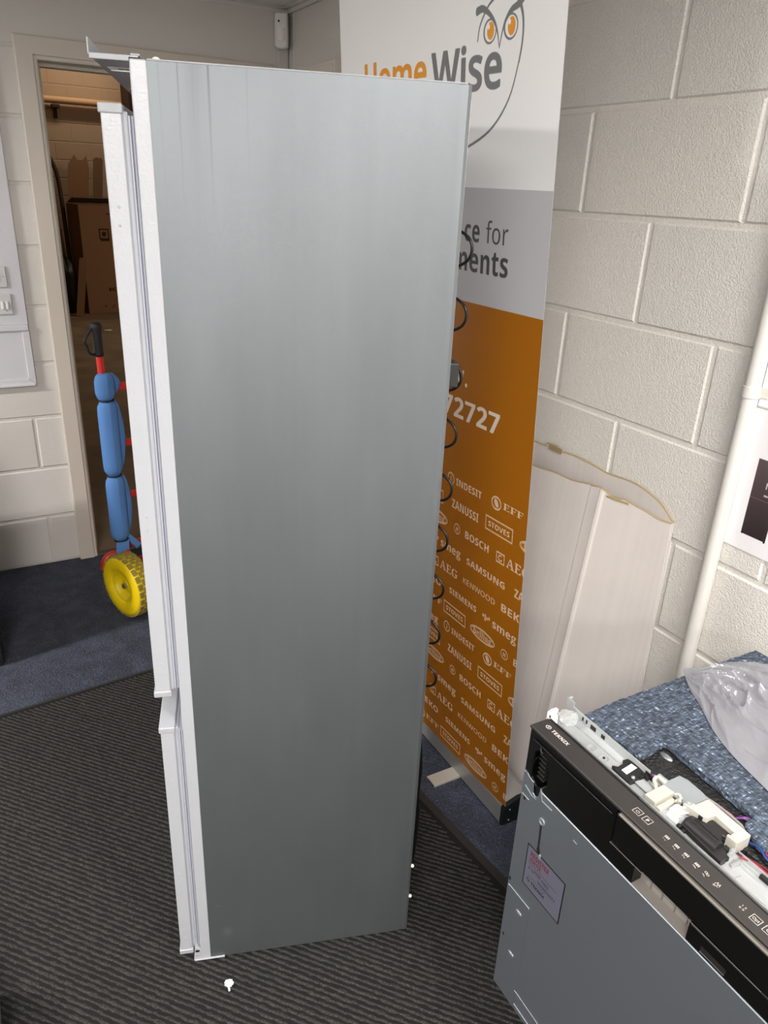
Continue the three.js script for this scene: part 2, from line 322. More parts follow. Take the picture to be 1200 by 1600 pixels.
// ------------------------------------------------------------------ fridge freezer (local x along its side from the front, z towards the viewer)
{
  const t = thing('fridge_freezer', 'tall built-in fridge freezer with silver grey side and white doors standing on the striped mat', 'fridge', [-1.1005, 0.006, 2.1619], -0.308986);
  const H = 1.7495, D = 0.4766, W = 0.54, X1 = 0.0225;
  // cabinet: plan profile with a rolled rear edge and a faint crease before it
  const prof = [[X1, -0.0012], [0.452, -0.0008], [0.458, -0.0022], [D - 0.007, -0.0012], [D - 0.002, -0.0034], [D, -0.008], [D, -W + 0.006], [D - 0.006, -W], [X1, -W]];
  mesh('cabinet', metreUV(toCreasedNormals(prism(prof, 0.0, H - 0.0012), 0.5)), M.fridgeGrey, t);
  mesh('top_edge', box(X1, D - 0.008, H - 0.0012, H + 0.0012, -W + 0.004, -0.0002, 0.001), M.fridgeWhite, t);
  mesh('front_frame', metreUV((mg([box(0, X1, 0, H, -0.03, 0, 0.0022), box(0, X1, 0, H, -W, -W + 0.03, 0.0022), box(0, X1, H - 0.03, H, -W + 0.03, -0.03), box(0, X1, 0, 0.03, -W + 0.03, -0.03), box(0, X1, 0.67, 0.715, -W + 0.03, -0.03), box(0.012, X1, 0.03, H - 0.03, -W + 0.03, -0.03)]))), M.fridgeWhite, t);
  // doors
  function doorOf(name, y0, y1, xa) {
    const d = mesh(name, metreUV(box(xa, -0.0155, y0 + 0.012, y1 - 0.012, -W, 0, 0.0018)), M.fridgeWhite, t);
    mesh('edge_cap', box(xa - 0.003, -0.0135, y1 - 0.013, y1, -W - 0.002, 0.002, 0.0025), M.fridgeWhite, d);
    mesh('edge_cap', box(xa - 0.003, -0.0135, y0, y0 + 0.013, -W - 0.002, 0.002, 0.0025), M.fridgeWhite, d);
    // inner liner: slopes back from the door edge, gasket folded in two ribs against the frame
    mesh('liner', prism([[-0.0155, -0.0015], [-0.0135, -0.0075], [-0.0085, -0.0115], [-0.0085, -W + 0.0115], [-0.0135, -W + 0.0075], [-0.0155, -W + 0.0015]], y0 + 0.009, y1 - 0.009, 0.001), M.fridgeWhite, d);
    mesh('gasket', toCreasedNormals(prism([[-0.0085, -0.0105], [-0.0074, -0.0075], [-0.0056, -0.007], [-0.0046, -0.0105], [-0.0034, -0.0085], [-0.0012, -0.0085], [-0.0004, -0.011], [-0.0004, -W + 0.011], [-0.0034, -W + 0.0085], [-0.0085, -W + 0.0085]], y0 + 0.012, y1 - 0.014), 0.6), M.gasket, d);
    for (const y of [y0 + 0.05, y0 + 0.074, y0 + (y1 - y0) * 0.35, y0 + (y1 - y0) * 0.35 + 0.024, y1 - 0.13, y1 - 0.155]) { const g = new THREE.CylinderGeometry(0.0016, 0.0022, 0.0016, 10); g.rotateX(Math.PI / 2); g.translate(-0.028 + 0.002 * Math.sin(y * 40), y, 0.0006); mesh('screw_plug', g, M.fridgeWhite, d); }
    return d;
  }
  doorOf('fridge_door', 0.722, 1.696, -0.0425);
  doorOf('freezer_door', 0.026, 0.651, -0.0405);
  // fixing plate along the top front edge, slotted, with an upturned lip
  const br = mesh('top_bracket', prism(rect(-0.0505, 0.012, -W + 0.03, -0.001), H + 0.0013, H + 0.0033, 0.0006, [rect(-0.043, -0.004, -0.165, -0.115), rect(-0.043, -0.004, -0.44, -0.39)]), M.fridgeWhite, t);
  mesh('lip', box(-0.0515, -0.0495, H + 0.0013, H + 0.021, -W + 0.03, -0.001, 0.0008), M.fridgeWhite, br);
  mesh('rim', box(-0.05, 0.0, H - 0.0035, H + 0.0036, -0.0035, -0.0005, 0.0012), M.fridgeWhite, br);
  mesh('flange', box(0.002, 0.014, H + 0.0033, H + 0.0062, -W + 0.05, -0.003, 0.0008), M.fridgeWhite, br);
  const rv = new THREE.SphereGeometry(0.0058, 16, 8, 0, Math.PI * 2, 0, Math.PI / 2); rv.scale(1, 0.7, 1); rv.translate(0.034, H + 0.0012, -0.012); mesh('screw_cap', rv, M.whitePlastic, t);
  // bottom hinge and levelling bar
  const hg = mesh('bottom_hinge', plate([[-0.0145, 0], [0.0015, 0], [0.0015, 0.033], [-0.0105, 0.043]], -0.03, -0.0005, 0.0008), M.fridgeWhite, t);
  mesh('slot', box(-0.0098, -0.0012, 0.0245, 0.0305, -0.004, 0.0002), M.blackMatt, hg);
  { const g = new THREE.CylinderGeometry(0.0013, 0.0013, 0.001, 8); g.rotateX(Math.PI / 2); g.translate(-0.0068, 0.012, -0.0002); mesh('screw', g, M.steel, hg); }
  mesh('levelling_bar', rod([-0.0125, 0.0016, 0.001], [0.053, 0.0016, 0.001], 0.0024), M.fridgeWhite, t);
  // back: condenser of black wire tube, its bends standing out beyond the back
  mesh('back_panel', box(D - 0.006, D + 0.0016, 0.30, H - 0.02, -W + 0.01, -0.012), M.steel, t);
  for (let i = 0; i < 9; i++) {
    const yt = 1.549 - i * 0.1062, yb = yt - 0.059, xo = D + 0.0105;
    mesh('condenser_bend', tube([[xo, yt, -0.46], [xo, yt, -0.12], [xo + 0.006, yt - 0.001, -0.078], [xo + 0.02, yt - 0.012, -0.06], [xo + 0.025, yt - 0.0295, -0.055], [xo + 0.02, yb + 0.012, -0.06], [xo + 0.006, yb + 0.001, -0.078], [xo, yb, -0.12], [xo, yb, -0.46]], 0.0026, 130, 8), M.blackWire, t);
    const z = -0.46; mesh('condenser_bend', tube([[xo, yb, z], [xo + 0.004, yb - 0.006, z - 0.018], [xo + 0.006, yb - 0.024, z - 0.024], [xo + 0.004, yb - 0.041, z - 0.018], [xo, yb - 0.047, z]], 0.0026, 14, 8), M.blackWire, t);
  }
  for (const z of [-0.075, -0.105, -0.15, -0.2, -0.25, -0.3, -0.35, -0.4, -0.45]) mesh('wire', rod([D + 0.0095, 0.58, z], [D + 0.0095, 1.565, z], 0.0013, 6), M.blackWire, t);
  mesh('cable_clip', box(D + 0.004, D + 0.026, 1.293, 1.336, -0.075, -0.04, 0.003), std({ color: 0x262626, roughness: 0.5 }), t);
  // machine space at the foot
  { const g = new THREE.SphereGeometry(0.09, 24, 16); g.scale(0.68, 1, 1.2); g.translate(D - 0.045, 0.14, -0.3); mesh('compressor', g, M.blackMatt, t); }
  mesh('drain_tube', tube([[D + 0.006, 0.56, -0.05], [D + 0.012, 0.46, -0.035], [D + 0.008, 0.38, -0.03], [D + 0.013, 0.28, -0.035], [D + 0.006, 0.17, -0.06]], 0.0034, 24, 8), M.blackWire, t);
  mesh('power_cable', tube([[D + 0.008, 0.45, -0.09], [D + 0.016, 0.33, -0.05], [D + 0.013, 0.2, -0.045], [D + 0.01, 0.1, -0.08], [D - 0.01, 0.06, -0.16]], 0.0042, 24, 8), M.blackWire, t);
  for (const y of [0.2, 0.105]) { const g = new THREE.SphereGeometry(0.0042, 10, 8); g.translate(D + 0.001, y, -0.004); mesh('screw_head', g, M.whitePlastic, t); }
  for (const z of [-0.05, -W + 0.05]) { const g = new THREE.CylinderGeometry(0.016, 0.018, 0.0022, 14); g.translate(0.1, -0.0012, z); mesh('foot', g, M.blackMatt, t); }
}

// ------------------------------------------------------------------ pull-up banner
{
  const t = thing('pull_up_banner', 'tall pull-up banner with owl logo and orange panel of brand names behind the fridge freezer', 'banner');
  const O = V3(-0.2532, 0.07, 2.1505), e = V3(-0.0338, 0.0080, -0.9994), up = V3(-0.0685, 0.9976, 0.0105), W = 0.8215, HT = 1.995;
  const n = new THREE.Vector3().crossVectors(e, up); if (n.x > 0) n.negate(); // towards the room
  const PX = 1700, PY = 1000, CWd = Math.round(W * PX), CHt = 2000;
  const tex = canvasTex(CWd, CHt, (k, w, h) => {
    const X = u => u * PX, Y = v => h - v * PY;
    k.fillStyle = '#f4f4f5'; k.fillRect(0, 0, w, h);
    k.fillStyle = '#c3c4c8'; k.fillRect(0, Y(1.558), w, h);
    k.fillStyle = '#a8660a'; k.fillRect(0, Y(1.323), w, h);
    const G = '#757779', A = '#e89a2a';
    // logo
    k.fillStyle = A; fit.stroke = 5; fit(k, 'Home', X(0.118), X(0.402), Y(1.817), Y(1.752), '');
    k.fillStyle = G; fit(k, 'Wise', X(0.419), X(0.659), Y(1.813), Y(1.7375), ''); fit.stroke = 0;
    const line = (pts, lw) => { k.strokeStyle = G; k.lineWidth = lw; k.lineCap = 'round'; k.lineJoin = 'round'; k.beginPath(); k.moveTo(X(pts[0][0]), Y(pts[0][1])); for (let i = 1; i + 1 < pts.length; i++) { const m = i + 2 === pts.length ? pts[i + 1] : [(pts[i][0] + pts[i + 1][0]) / 2, (pts[i][1] + pts[i + 1][1]) / 2]; k.quadraticCurveTo(X(pts[i][0]), Y(pts[i][1]), X(m[0]), Y(m[1])); } k.stroke(); };
    const taper = (pts, w0, w1) => { const c = new THREE.CatmullRomCurve3(pts.map(p => V3(p[0], p[1], 0))); const N = 60; for (let i = 0; i < N; i++) { const a = c.getPoint(i / N), b = c.getPoint((i + 1) / N), f = i / N; k.strokeStyle = G; k.lineCap = 'round'; k.lineWidth = w0 + (w1 - w0) * f; k.beginPath(); k.moveTo(X(a.x), Y(a.y)); k.lineTo(X(b.x), Y(b.y)); k.stroke(); } };
    for (const [u, v, r] of [[0.615, 1.8315, 1], [0.6765, 1.8325, 1.02]]) {
      k.fillStyle = G; k.beginPath(); k.ellipse(X(u), Y(v), 34 * r, 21 * r, 0, 0, 7); k.fill();
      k.fillStyle = '#f4f4f5'; k.beginPath(); k.ellipse(X(u) + 1, Y(v), 28 * r, 17.5 * r, 0, 0, 7); k.fill();
      k.fillStyle = A; k.beginPath(); k.ellipse(X(u) + 4, Y(v) - 0.5, 18 * r, 14.5 * r, 0, 0, 7); k.fill();
      k.fillStyle = '#f4f4f5'; k.beginPath(); k.ellipse(X(u) - 7, Y(v) - 7.5, 6.5 * r, 4.5 * r, 0, 0, 7); k.fill();
    }
    taper([[0.573, 1.868], [0.59, 1.8705], [0.61, 1.861], [0.628, 1.845], [0.638, 1.828], [0.6455, 1.802]], 14, 3);
    taper([[0.713, 1.878], [0.698, 1.8655], [0.676, 1.858], [0.661, 1.844], [0.653, 1.828], [0.6455, 1.802]], 15, 3);
    taper([[0.578, 1.82], [0.583, 1.842], [0.597, 1.862], [0.612, 1.876], [0.64, 1.887], [0.665, 1.888], [0.69, 1.878], [0.703, 1.86], [0.7105, 1.838], [0.711, 1.806], [0.702, 1.767], [0.681, 1.715], [0.635, 1.668], [0.564, 1.637], [0.5, 1.622]], 5, 5);
    taper([[0.69, 1.878], [0.703, 1.86], [0.7105, 1.838], [0.711, 1.806], [0.705, 1.775]], 10, 6);
    // slogan, as far as it shows
    k.fillStyle = '#4c4c50'; fit(k, 'ce', X(0.553), X(0.611), Y(1.496), Y(1.4515), 'bold'); fit(k, 'for', X(0.629), X(0.703), Y(1.4945), Y(1.4525), ''); fit(k, 'ments', X(0.512), X(0.709), Y(1.4395), Y(1.3895), 'bold');
    k.fillStyle = '#eadfd2'; fit(k, 'v.', X(0.54), X(0.589), Y(1.178), Y(1.128), ''); fit(k, '72727', X(0.487), X(0.711), Y(1.096), Y(1.0455), 'bold');
    // rows of brand names
    const c1 = '#e6c9ad'; k.fillStyle = k.strokeStyle = c1;
    const T = (s, u0, u1, v, hh, f = 'bold', fam) => { k.fillStyle = c1; fit(k, s, X(u0), X(u1), Y(v + hh / 2), Y(v - hh / 2), f, fam); };
    const ring = (u, v, ru, rv, lw) => { k.strokeStyle = c1; k.lineWidth = lw; k.beginPath(); k.ellipse(X(u), Y(v), ru * PX, rv * PY, 0, 0, 7); k.stroke(); };
    const boxed = (s, u0, u1, v, hh) => { k.strokeStyle = c1; k.lineWidth = 4; k.strokeRect(X(u0), Y(v + hh / 2), X(u1) - X(u0), hh * PY); T(s, u0 + 0.009, u1 - 0.009, v, hh * 0.42); };
    const indesit = (u, v) => { ring(u, v, 0.013, 0.0155, 4); T('i', u - 0.003, u + 0.003, v, 0.017); T('INDESIT', u + 0.022, u + 0.127, v, 0.019); };
    const neff = (u, v) => { ring(u, v, 0.0165, 0.0155, 5); k.beginPath(); k.ellipse(X(u), Y(v), 15, 9, 0.5, 0, 7); k.fill(); T('EFF', u + 0.024, u + 0.095, v + 0.003, 0.017, 'bold', 'serif'); };
    const zan = (u, v) => T('ZANUSSI', u, u + 0.112, v, 0.025);
    const stoves = (u, v) => boxed('STOVES', u, u + 0.098, v, 0.035);
    const oval = (u, v) => { ring(u + 0.05, v, 0.05, 0.017, 4); ring(u + 0.05, v, 0.045, 0.0135, 2); T('belling', u + 0.012, u + 0.088, v, 0.018, 'bold', 'serif'); };
    const bosch = (u, v) => { ring(u, v, 0.0125, 0.0135, 3); T('H', u - 0.006, u + 0.006, v, 0.013); T('BOSCH', u + 0.032, u + 0.133, v, 0.021); };
    const aeg = (u, v) => { k.lineWidth = 4; k.strokeStyle = c1; k.strokeRect(X(u), Y(v + 0.013), 0.028 * PX, 26); k.beginPath(); k.ellipse(X(u + 0.014), Y(v), 12, 7, 0, 0.6, 5.2); k.stroke(); T('AEG', u + 0.036, u + 0.118, v, 0.026, 'bold', 'serif'); };
    const smeg = (u, v) => { for (const [a, b] of [[0, 0.004], [0.008, 0.006], [0.008, -0.004], [0.016, 0.001], [0.024, 0.005]]) { k.beginPath(); k.arc(X(u + a), Y(v + b), 5.5, 0, 7); k.fill(); } T('smeg', u + 0.036, u + 0.128, v, 0.024); };
    const sam = (u, v) => T('SAMSUNG', u, u + 0.156, v, 0.0195);
    const ken = (u, v) => T('KENWOOD', u, u + 0.135, v, 0.017, '');
    const beko = (u, v) => T('BEKO', u, u + 0.1, v, 0.022);
    const siem = (u, v) => T('SIEMENS', u, u + 0.122, v, 0.018);
    for (const b of [0, -0.45]) {
      indesit(0.531, 0.878 + b); neff(0.713, 0.88 + b); smeg(0.36, 0.872 + b); zan(0.538, 0.814 + b); stoves(0.678, 0.818 + b); oval(0.803, 0.812 + b); stoves(0.4, 0.812 + b);
      bosch(0.564, 0.748 + b); aeg(0.725, 0.744 + b); oval(0.42, 0.75 + b); smeg(0.455, 0.679 + b); sam(0.608, 0.676 + b); zan(0.796, 0.678 + b); aeg(0.455, 0.612 + b); ken(0.595, 0.613 + b); beko(0.75, 0.614 + b);
      siem(0.537, 0.552 + b); smeg(0.687, 0.549 + b); beko(0.40, 0.55 + b); stoves(0.515, 0.489 + b); oval(0.637, 0.488 + b); bosch(0.776, 0.484 + b); neff(0.41, 0.487 + b);
      for (const [f, u, v] of [[indesit, 0.03, 0.87], [neff, 0.2, 0.872], [zan, 0.05, 0.81], [stoves, 0.2, 0.81], [bosch, 0.05, 0.745], [aeg, 0.22, 0.745], [sam, 0.03, 0.676], [beko, 0.24, 0.678], [ken, 0.08, 0.612], [zan, 0.26, 0.612], [siem, 0.03, 0.55], [smeg, 0.2, 0.55], [oval, 0.05, 0.487], [indesit, 0.2, 0.487]]) f(u, v + b);
    }
  });
  const FM = std({ map: tex, roughness: 0.42 });
  const NS = 16, NT = 24, P = [], U = [], I = [];
  for (let side = 0; side < 2; side++) for (let j = 0; j <= NT; j++) for (let i = 0; i <= NS; i++) {
    const s = i / NS * W, v = j / NT * HT, curl = 0.004 * Math.pow(Math.abs(2 * i / NS - 1), 3);
    const q = O.clone().addScaledVector(e, s).addScaledVector(up, v).addScaledVector(n, -curl - side * 0.0008);
    P.push(q.x, q.y, q.z); U.push(side ? 0 : 1 - i / NS, side ? 0.999 : j / NT);
  }
  const K = (NS + 1) * (NT + 1);
  for (let side = 0; side < 2; side++) for (let j = 0; j < NT; j++) for (let i = 0; i < NS; i++) { const a = side * K + j * (NS + 1) + i, b = a + 1, c = a + NS + 1, d = c + 1; side ? I.push(a, c, b, b, c, d) : I.push(a, b, c, b, d, c); }
  const g = new THREE.BufferGeometry(); g.setAttribute('position', new THREE.Float32BufferAttribute(P, 3)); g.setAttribute('uv', new THREE.Float32BufferAttribute(U, 2)); g.setIndex(I); g.computeVertexNormals();
  mesh('banner_sheet', g, FM, t);
  const topc = O.clone().addScaledVector(up, HT), topd = topc.clone().addScaledVector(e, W);
  mesh('top_rail', rod(topc.toArray(), topd.toArray(), 0.012, 14), M.alu, t);
  // base: an aluminium case with black end caps and swing-out feet
  const bz1 = 2.139, bz0 = bz1 - W - 0.012, bx = -0.252;
  const prof = [[0, 0.006], [0, 0.064], [0.004, 0.071], [0.014, 0.073], [0.05, 0.084], [0.085, 0.081], [0.112, 0.06], [0.118, 0.03], [0.112, 0.008], [0.1, 0.005]];
  const caseG = (a, b, k) => { const q = plate(prof.map(([x, y]) => [x * k + (1 - k) * 0.055, y * k + (1 - k) * 0.04]), a, b, 0.001); q.translate(bx, 0, 0); return toCreasedNormals(q, 0.4); };
  mesh('base_case', caseG(bz0, bz1, 1), M.alu, t);
  mesh('end_cap', caseG(bz1, bz1 + 0.013, 1.03), std({ color: 0x121a18, roughness: 0.45 }), t); mesh('end_cap', caseG(bz0 - 0.013, bz0, 1.03), M.blackMatt, t);
  for (const [x, y] of [[0.02, 0.055], [0.02, 0.018], [0.07, 0.045]]) { const q = new THREE.SphereGeometry(0.0025, 8, 6); q.translate(bx + x, y, bz1 + 0.0133); mesh('screw', q, M.steel, t); }
  for (const z of [1.9, 1.46]) mesh('foot', [box(-0.342, -0.18, 0.004, 0.0085, z, z + 0.042, 0.001), box(-0.342, -0.18, 0.0004, 0.005, z, z + 0.002), box(-0.342, -0.18, 0.0004, 0.005, z + 0.04, z + 0.042)], M.aluTop, t);
  mesh('support_pole', tube([[-0.165, 0.07, 1.745], [-0.17, 0.9, 1.745], [topc.x * 0.5 + topd.x * 0.5 + 0.016, topc.y - 0.02, 1.745]], 0.008, 24, 10), M.alu, t);
}

// ------------------------------------------------------------------ white cardboard carton, flattened, leaning on the block wall
{
  const t = thing('white_carton', 'flattened white cardboard carton with a torn open top leaning on the block wall', 'carton');
  const lean = (y) => 0.075 * (1 - y / 0.96);
  const card = (pts, matl, name, th) => { // pts: columns [ [x,z,yTop,yBottom] ]
    const P = [], I = []; const N = 14;
    for (const s of [0, 1]) for (const [x, z, yt, yb, kx = 1] of pts) for (let j = 0; j <= N; j++) { const y = yb + (yt - yb) * j / N; P.push(x - lean(y) * kx + s * th, y, z + (1 - y / 0.95) * -0.012 * kx + (1 - y / 0.95) * 0.03 * (1 - kx)); }
    const K = pts.length * (N + 1), id = (s, i, j) => s * K + i * (N + 1) + j;
    for (let i = 0; i + 1 < pts.length; i++) for (let j = 0; j < N; j++) { I.push(id(0, i, j), id(0, i + 1, j), id(0, i, j + 1), id(0, i + 1, j), id(0, i + 1, j + 1), id(0, i, j + 1)); I.push(id(1, i, j), id(1, i, j + 1), id(1, i + 1, j), id(1, i + 1, j), id(1, i, j + 1), id(1, i + 1, j + 1)); }
    for (let i = 0; i + 1 < pts.length; i++) for (const j of [0, N]) I.push(id(0, i, j), id(1, i, j), id(0, i + 1, j), id(0, i + 1, j), id(1, i, j), id(1, i + 1, j));
    for (const i of [0, pts.length - 1]) for (let j = 0; j < N; j++) I.push(id(0, i, j), id(0, i, j + 1), id(1, i, j), id(1, i, j), id(0, i, j + 1), id(1, i, j + 1));
    const g = new THREE.BufferGeometry(); g.setAttribute('position', new THREE.Float32BufferAttribute(P, 3)); g.setIndex(I); const q = g.toNonIndexed(); q.computeVertexNormals();
    return mesh(name, metreUV(toCreasedNormals(q, 0.35)), matl, t);
  };
  const dsCard = M.whiteCard.clone(); dsCard.side = THREE.DoubleSide; const dsK = M.kraft.clone(); dsK.side = THREE.DoubleSide;
  const fl = [[-0.05, 1.78, 0.93], [-0.05, 1.837, 0.94], [-0.05, 1.895, 0.9435], [-0.05, 1.946, 0.949], [-0.052, 2.016, 0.953], [-0.054, 2.068, 0.962], [-0.0535, 2.08, 0.964]];
  const fr = [[-0.0535, 2.08, 0.964], [-0.0505, 2.0825, 0.9646], [-0.056, 2.086, 0.9652], [-0.0555, 2.114, 0.969], [-0.057, 2.119, 0.9685], [-0.055, 2.1245, 0.9665], [-0.05, 2.128, 0.9645], [-0.047, 2.142, 0.957, 0.97], [-0.042, 2.162, 0.955, 0.9], [-0.038, 2.181, 0.96, 0.8], [-0.032, 2.211, 0.955, 0.65], [-0.025, 2.24, 0.949, 0.45], [-0.019, 2.272, 0.942, 0.25], [-0.0125, 2.303, 0.944, 0.1]];
  card(fl.map(q => [q[0], q[1], q[2], 0.004]), dsCard, 'left_panel', 0.004);
  card(fr.map(q => [q[0], q[1], q[2], 0.004, q[3] ?? 1]), dsCard, 'right_panel', 0.004);
  const bk = [[1.78, 0.985], [1.856, 0.99], [1.858, 0.998], [1.899, 1.0], [1.903, 0.99], [1.964, 0.996], [2.03, 0.994], [2.093, 0.989], [2.158, 0.996], [2.2, 0.993], [2.229, 0.987], [2.266, 0.974], [2.29, 0.957], [2.305, 0.946]];
  card(bk.map(q => [-0.0095, q[0], q[1], 0.004, 0.08]), dsCard, 'back_panel', 0.004);
  // torn edges show the brown core
  const rim = (pts, name) => { const q = pts.map((p, i) => [p[0] - lean(p[1]) * (p[3] ?? 1) + 0.002, p[1] + 0.0005 + rr(-0.001, 0.001), p[2]]); mesh(name, tube(q, 0.0025, pts.length * 4, 6), M.kraft, t); };
  rim(fl.concat(fr).map(q => [q[0], q[2], q[1], q[3] ?? 1]), 'torn_edge'); rim(bk.map(q => [-0.0095, q[1], q[0], 0.08]), 'torn_edge');
  mesh('brown_tape', box(-0.0135, -0.0115, 0.988, 1.0015, 1.872, 1.922), std({ color: 0x9c8b66, roughness: 0.6 }), t);
  mesh('torn_core', prism([[-0.045, 2.125], [-0.05, 2.135], [-0.046, 2.16], [-0.037, 2.195], [-0.035, 2.16], [-0.039, 2.135]], 0.952, 0.9565), M.kraft, t);
}
// ------------------------------------------------------------------ dishwasher with its top cover off
{
  const t = thing('dishwasher', 'grey built-in dishwasher with black control console and opened top in front of the block wall', 'dishwasher');
  const X = -0.636, Z0 = 2.6, Z1 = 3.198, toX = g => g; // front plane faces -x ; front shapes are drawn in [z, y] and stood up
  const front = (pts, a, b, bevel = 0, holes = []) => { // from depth a to b in front of plane X (towards -x)
    const g = plate(pts.map(([z, y]) => [z, y]), a, b, bevel, holes); g.rotateY(-Math.PI / 2); g.translate(X, 0, 0); return g;
  };
  // body, plinth, feet
  mesh('tub_body', box(-0.575, -0.05, 0.1, 0.782, Z0 + 0.006, Z1 - 0.006, 0.004), M.dwGrey, t);
  mesh('plinth', box(-0.55, -0.07, 0.03, 0.1, Z0 + 0.02, Z1 - 0.02, 0.003), M.blackMatt, t);
  for (const x of [-0.53, -0.1]) for (const z of [Z0 + 0.04, Z1 - 0.04]) { const g = new THREE.CylinderGeometry(0.018, 0.022, 0.028, 12); g.translate(x, 0.0195, z); mesh('foot', g, M.blackMatt, t); }
  // door
  const door = mesh('door', metreUV(toCreasedNormals(front([[Z0, 0.2], [Z1, 0.2], [Z1, 0.716], [2.648, 0.716], [2.645, 0.7205], [2.642, 0.7205], [2.6395, 0.7], [2.634, 0.6955], [2.628, 0.699], [2.626, 0.72], [2.615, 0.7225], [2.6085, 0.7265], [Z0, 0.727]], -0.05, 0, 0.0012), 0.5)), M.dwGrey, t);
  mesh('side_flap', [front([[2.6025, 0.204], [2.6605, 0.204], [2.663, 0.25], [2.6635, 0.4615], [2.661, 0.4645], [2.6035, 0.4645]], 0, 0.0009, 0.0004)], M.dwGrey, door);
  const ridge = (z0, y0, z1, y1, w = 0.0012) => rod([X - 0.0006, y0, z0], [X - 0.0006, y1, z1], w * 0.75, 6);
  for (const q of [ridge(2.608, 0.465, 2.663, 0.465), ridge(2.66, 0.247, 2.78, 0.243, 0.0009), ridge(2.664, 0.214, 2.76, 0.212, 0.0012), ridge(2.6085, 0.7, 2.628, 0.692, 0.0014), ridge(2.628, 0.692, 2.638, 0.694, 0.0012), ridge(2.6515, 0.702, 2.676, 0.703, 0.0014), ridge(2.6445, 0.7215, 2.6515, 0.702, 0.0014), ridge(2.604, 0.6795, 2.622, 0.6785, 0.0013), ridge(2.6, 0.7255, 2.609, 0.7265, 0.0012)]) mesh('raised_edge', q, M.dwEdge, door);
  for (const q of [ridge(2.7285, 0.6905, 2.7375, 0.6895, 0.0009)]) mesh('raised_edge', q, M.dwEdge, door);
  for (const [z, y] of [[2.64, 0.43], [2.637, 0.319]]) { const g = new THREE.SphereGeometry(0.008, 18, 10); g.scale(0.28, 0.55, 1); g.translate(X - 0.0008, y, z); mesh('dimple', g, M.dwEdge, door); }
  for (const [z, y] of [[2.61, 0.342], [2.605, 0.48], [2.611, 0.674]]) mesh('hole', front(rect(z - 0.002, z + 0.002, y - 0.0035, y + 0.0035), 0, 0.0012, 0.0002), M.blackMatt, door);
  { // keyhole slot with its pressed rim
    mesh('keyhole', front([[2.656, 0.655], [2.66, 0.655], [2.662, 0.61], [2.6655, 0.6], [2.663, 0.593], [2.657, 0.6], [2.658, 0.61]], 0, 0.001, 0.0002), M.blackMatt, door);
    const r = new THREE.TorusGeometry(0.0055, 0.0016, 8, 16); r.rotateY(Math.PI / 2); r.translate(X - 0.0008, 0.664, 2.659); mesh('keyhole_rim', r, M.dwEdge, door);
    const r2 = new THREE.SphereGeometry(0.006, 12, 8); r2.scale(0.3, 1, 0.5); r2.translate(X - 0.0006, 0.592, 2.6665); mesh('keyhole_rim', r2, M.dwEdge, door);
  }
  const stick = canvasTex(512, 488, (k, w, h) => {
    k.fillStyle = '#9b9cab'; k.fillRect(0, 0, w, h); k.strokeStyle = '#20242c'; k.lineWidth = 10; k.strokeRect(5, 5, w - 10, h - 10);
    k.fillStyle = '#a8343c'; fit(k, 'REGISTER', 50, 305, 50, 106); fit(k, 'NOW FOR', 50, 205, 120, 170);
    k.fillStyle = '#2a2d36'; k.fillRect(40, 190, 400, 4);
    k.fillStyle = '#8a3a42'; fit(k, '2', 50, 75, 225, 260); fit(k, 'YOUR', 130, 220, 215, 250); k.fillStyle = '#2a2d36'; fit(k, 'YEAR', 84, 128, 235, 265, ''); fit(k, 'FREE', 235, 335, 225, 262, ''); fit(k, 'WARRANTY', 190, 430, 285, 318, '');
    k.fillStyle = '#4a4d56'; fit(k, 'www', 50, 300, 330, 345, ''); k.fillStyle = '#15171c'; fit(k, 'TEKNIX', 110, 300, 372, 408); k.beginPath(); k.arc(70, 390, 17, 0, 7); k.lineWidth = 6; k.strokeStyle = '#15171c'; k.stroke();
  });
  { const g = front(rect(2.636, 2.7305, 0.5035, 0.5955), 0.0001, 0.0006); const p = g.attributes.position, uv = g.attributes.uv; for (let i = 0; i < p.count; i++) uv.setXY(i, (p.getZ(i) - 2.636) / 0.0945, (p.getY(i) - 0.5035) / 0.092); mesh('sticker', g, std({ color: 0xc4c4cc, map: stick, metalness: 0.5, roughness: 0.4 }), door); }

  // console: black fascia with a printed top strip, vent, handle recess and finger pocket
  const con = mesh('console', metreUV(toCreasedNormals(mg([
    front([[Z0, 0.727], [2.6085, 0.7265], [2.615, 0.7225], [2.626, 0.72], [2.628, 0.699], [2.634, 0.6955], [2.6395, 0.7], [2.642, 0.7205], [2.648, 0.716], [2.8415, 0.716], [2.8415, 0.749], [2.795, 0.751], [2.795, 0.817], [Z0, 0.817]], -0.044, -0.001, 0.0015, [[[2.6165, 0.728], [2.631, 0.7165], [2.646, 0.7205], [2.6535, 0.734], [2.6535, 0.762], [2.645, 0.782], [2.63, 0.788], [2.619, 0.778]]]),
    front([[2.94, 0.716], [Z1, 0.716], [Z1, 0.817], [3.17, 0.817], [3.17, 0.751], [2.94, 0.748]], -0.044, -0.001, 0.0015),
    box(-0.6, -0.593, 0.716, 0.815, 2.79, 3.18),
  ]), 0.5)), M.blackGloss, t);
  mesh('vent_back', front([[2.612, 0.7], [2.655, 0.7], [2.655, 0.785], [2.612, 0.785]], -0.03, -0.026), M.blackMatt, con);
  for (let i = 0; i < 6; i++) mesh('vent_fin', box(X + 0.006, X + 0.024, 0.7285 + i * 0.009, 0.7318 + i * 0.009, 2.624, 2.641, 0.001), M.blackMatt, con);
  mesh('vent_rim', tube([[X - 0.0005, 0.727, 2.6185], [X - 0.001, 0.75, 2.6205], [X - 0.001, 0.768, 2.624], [X - 0.0005, 0.779, 2.633]].map(q => q), 0.0012, 16, 6), M.blackGloss, con);
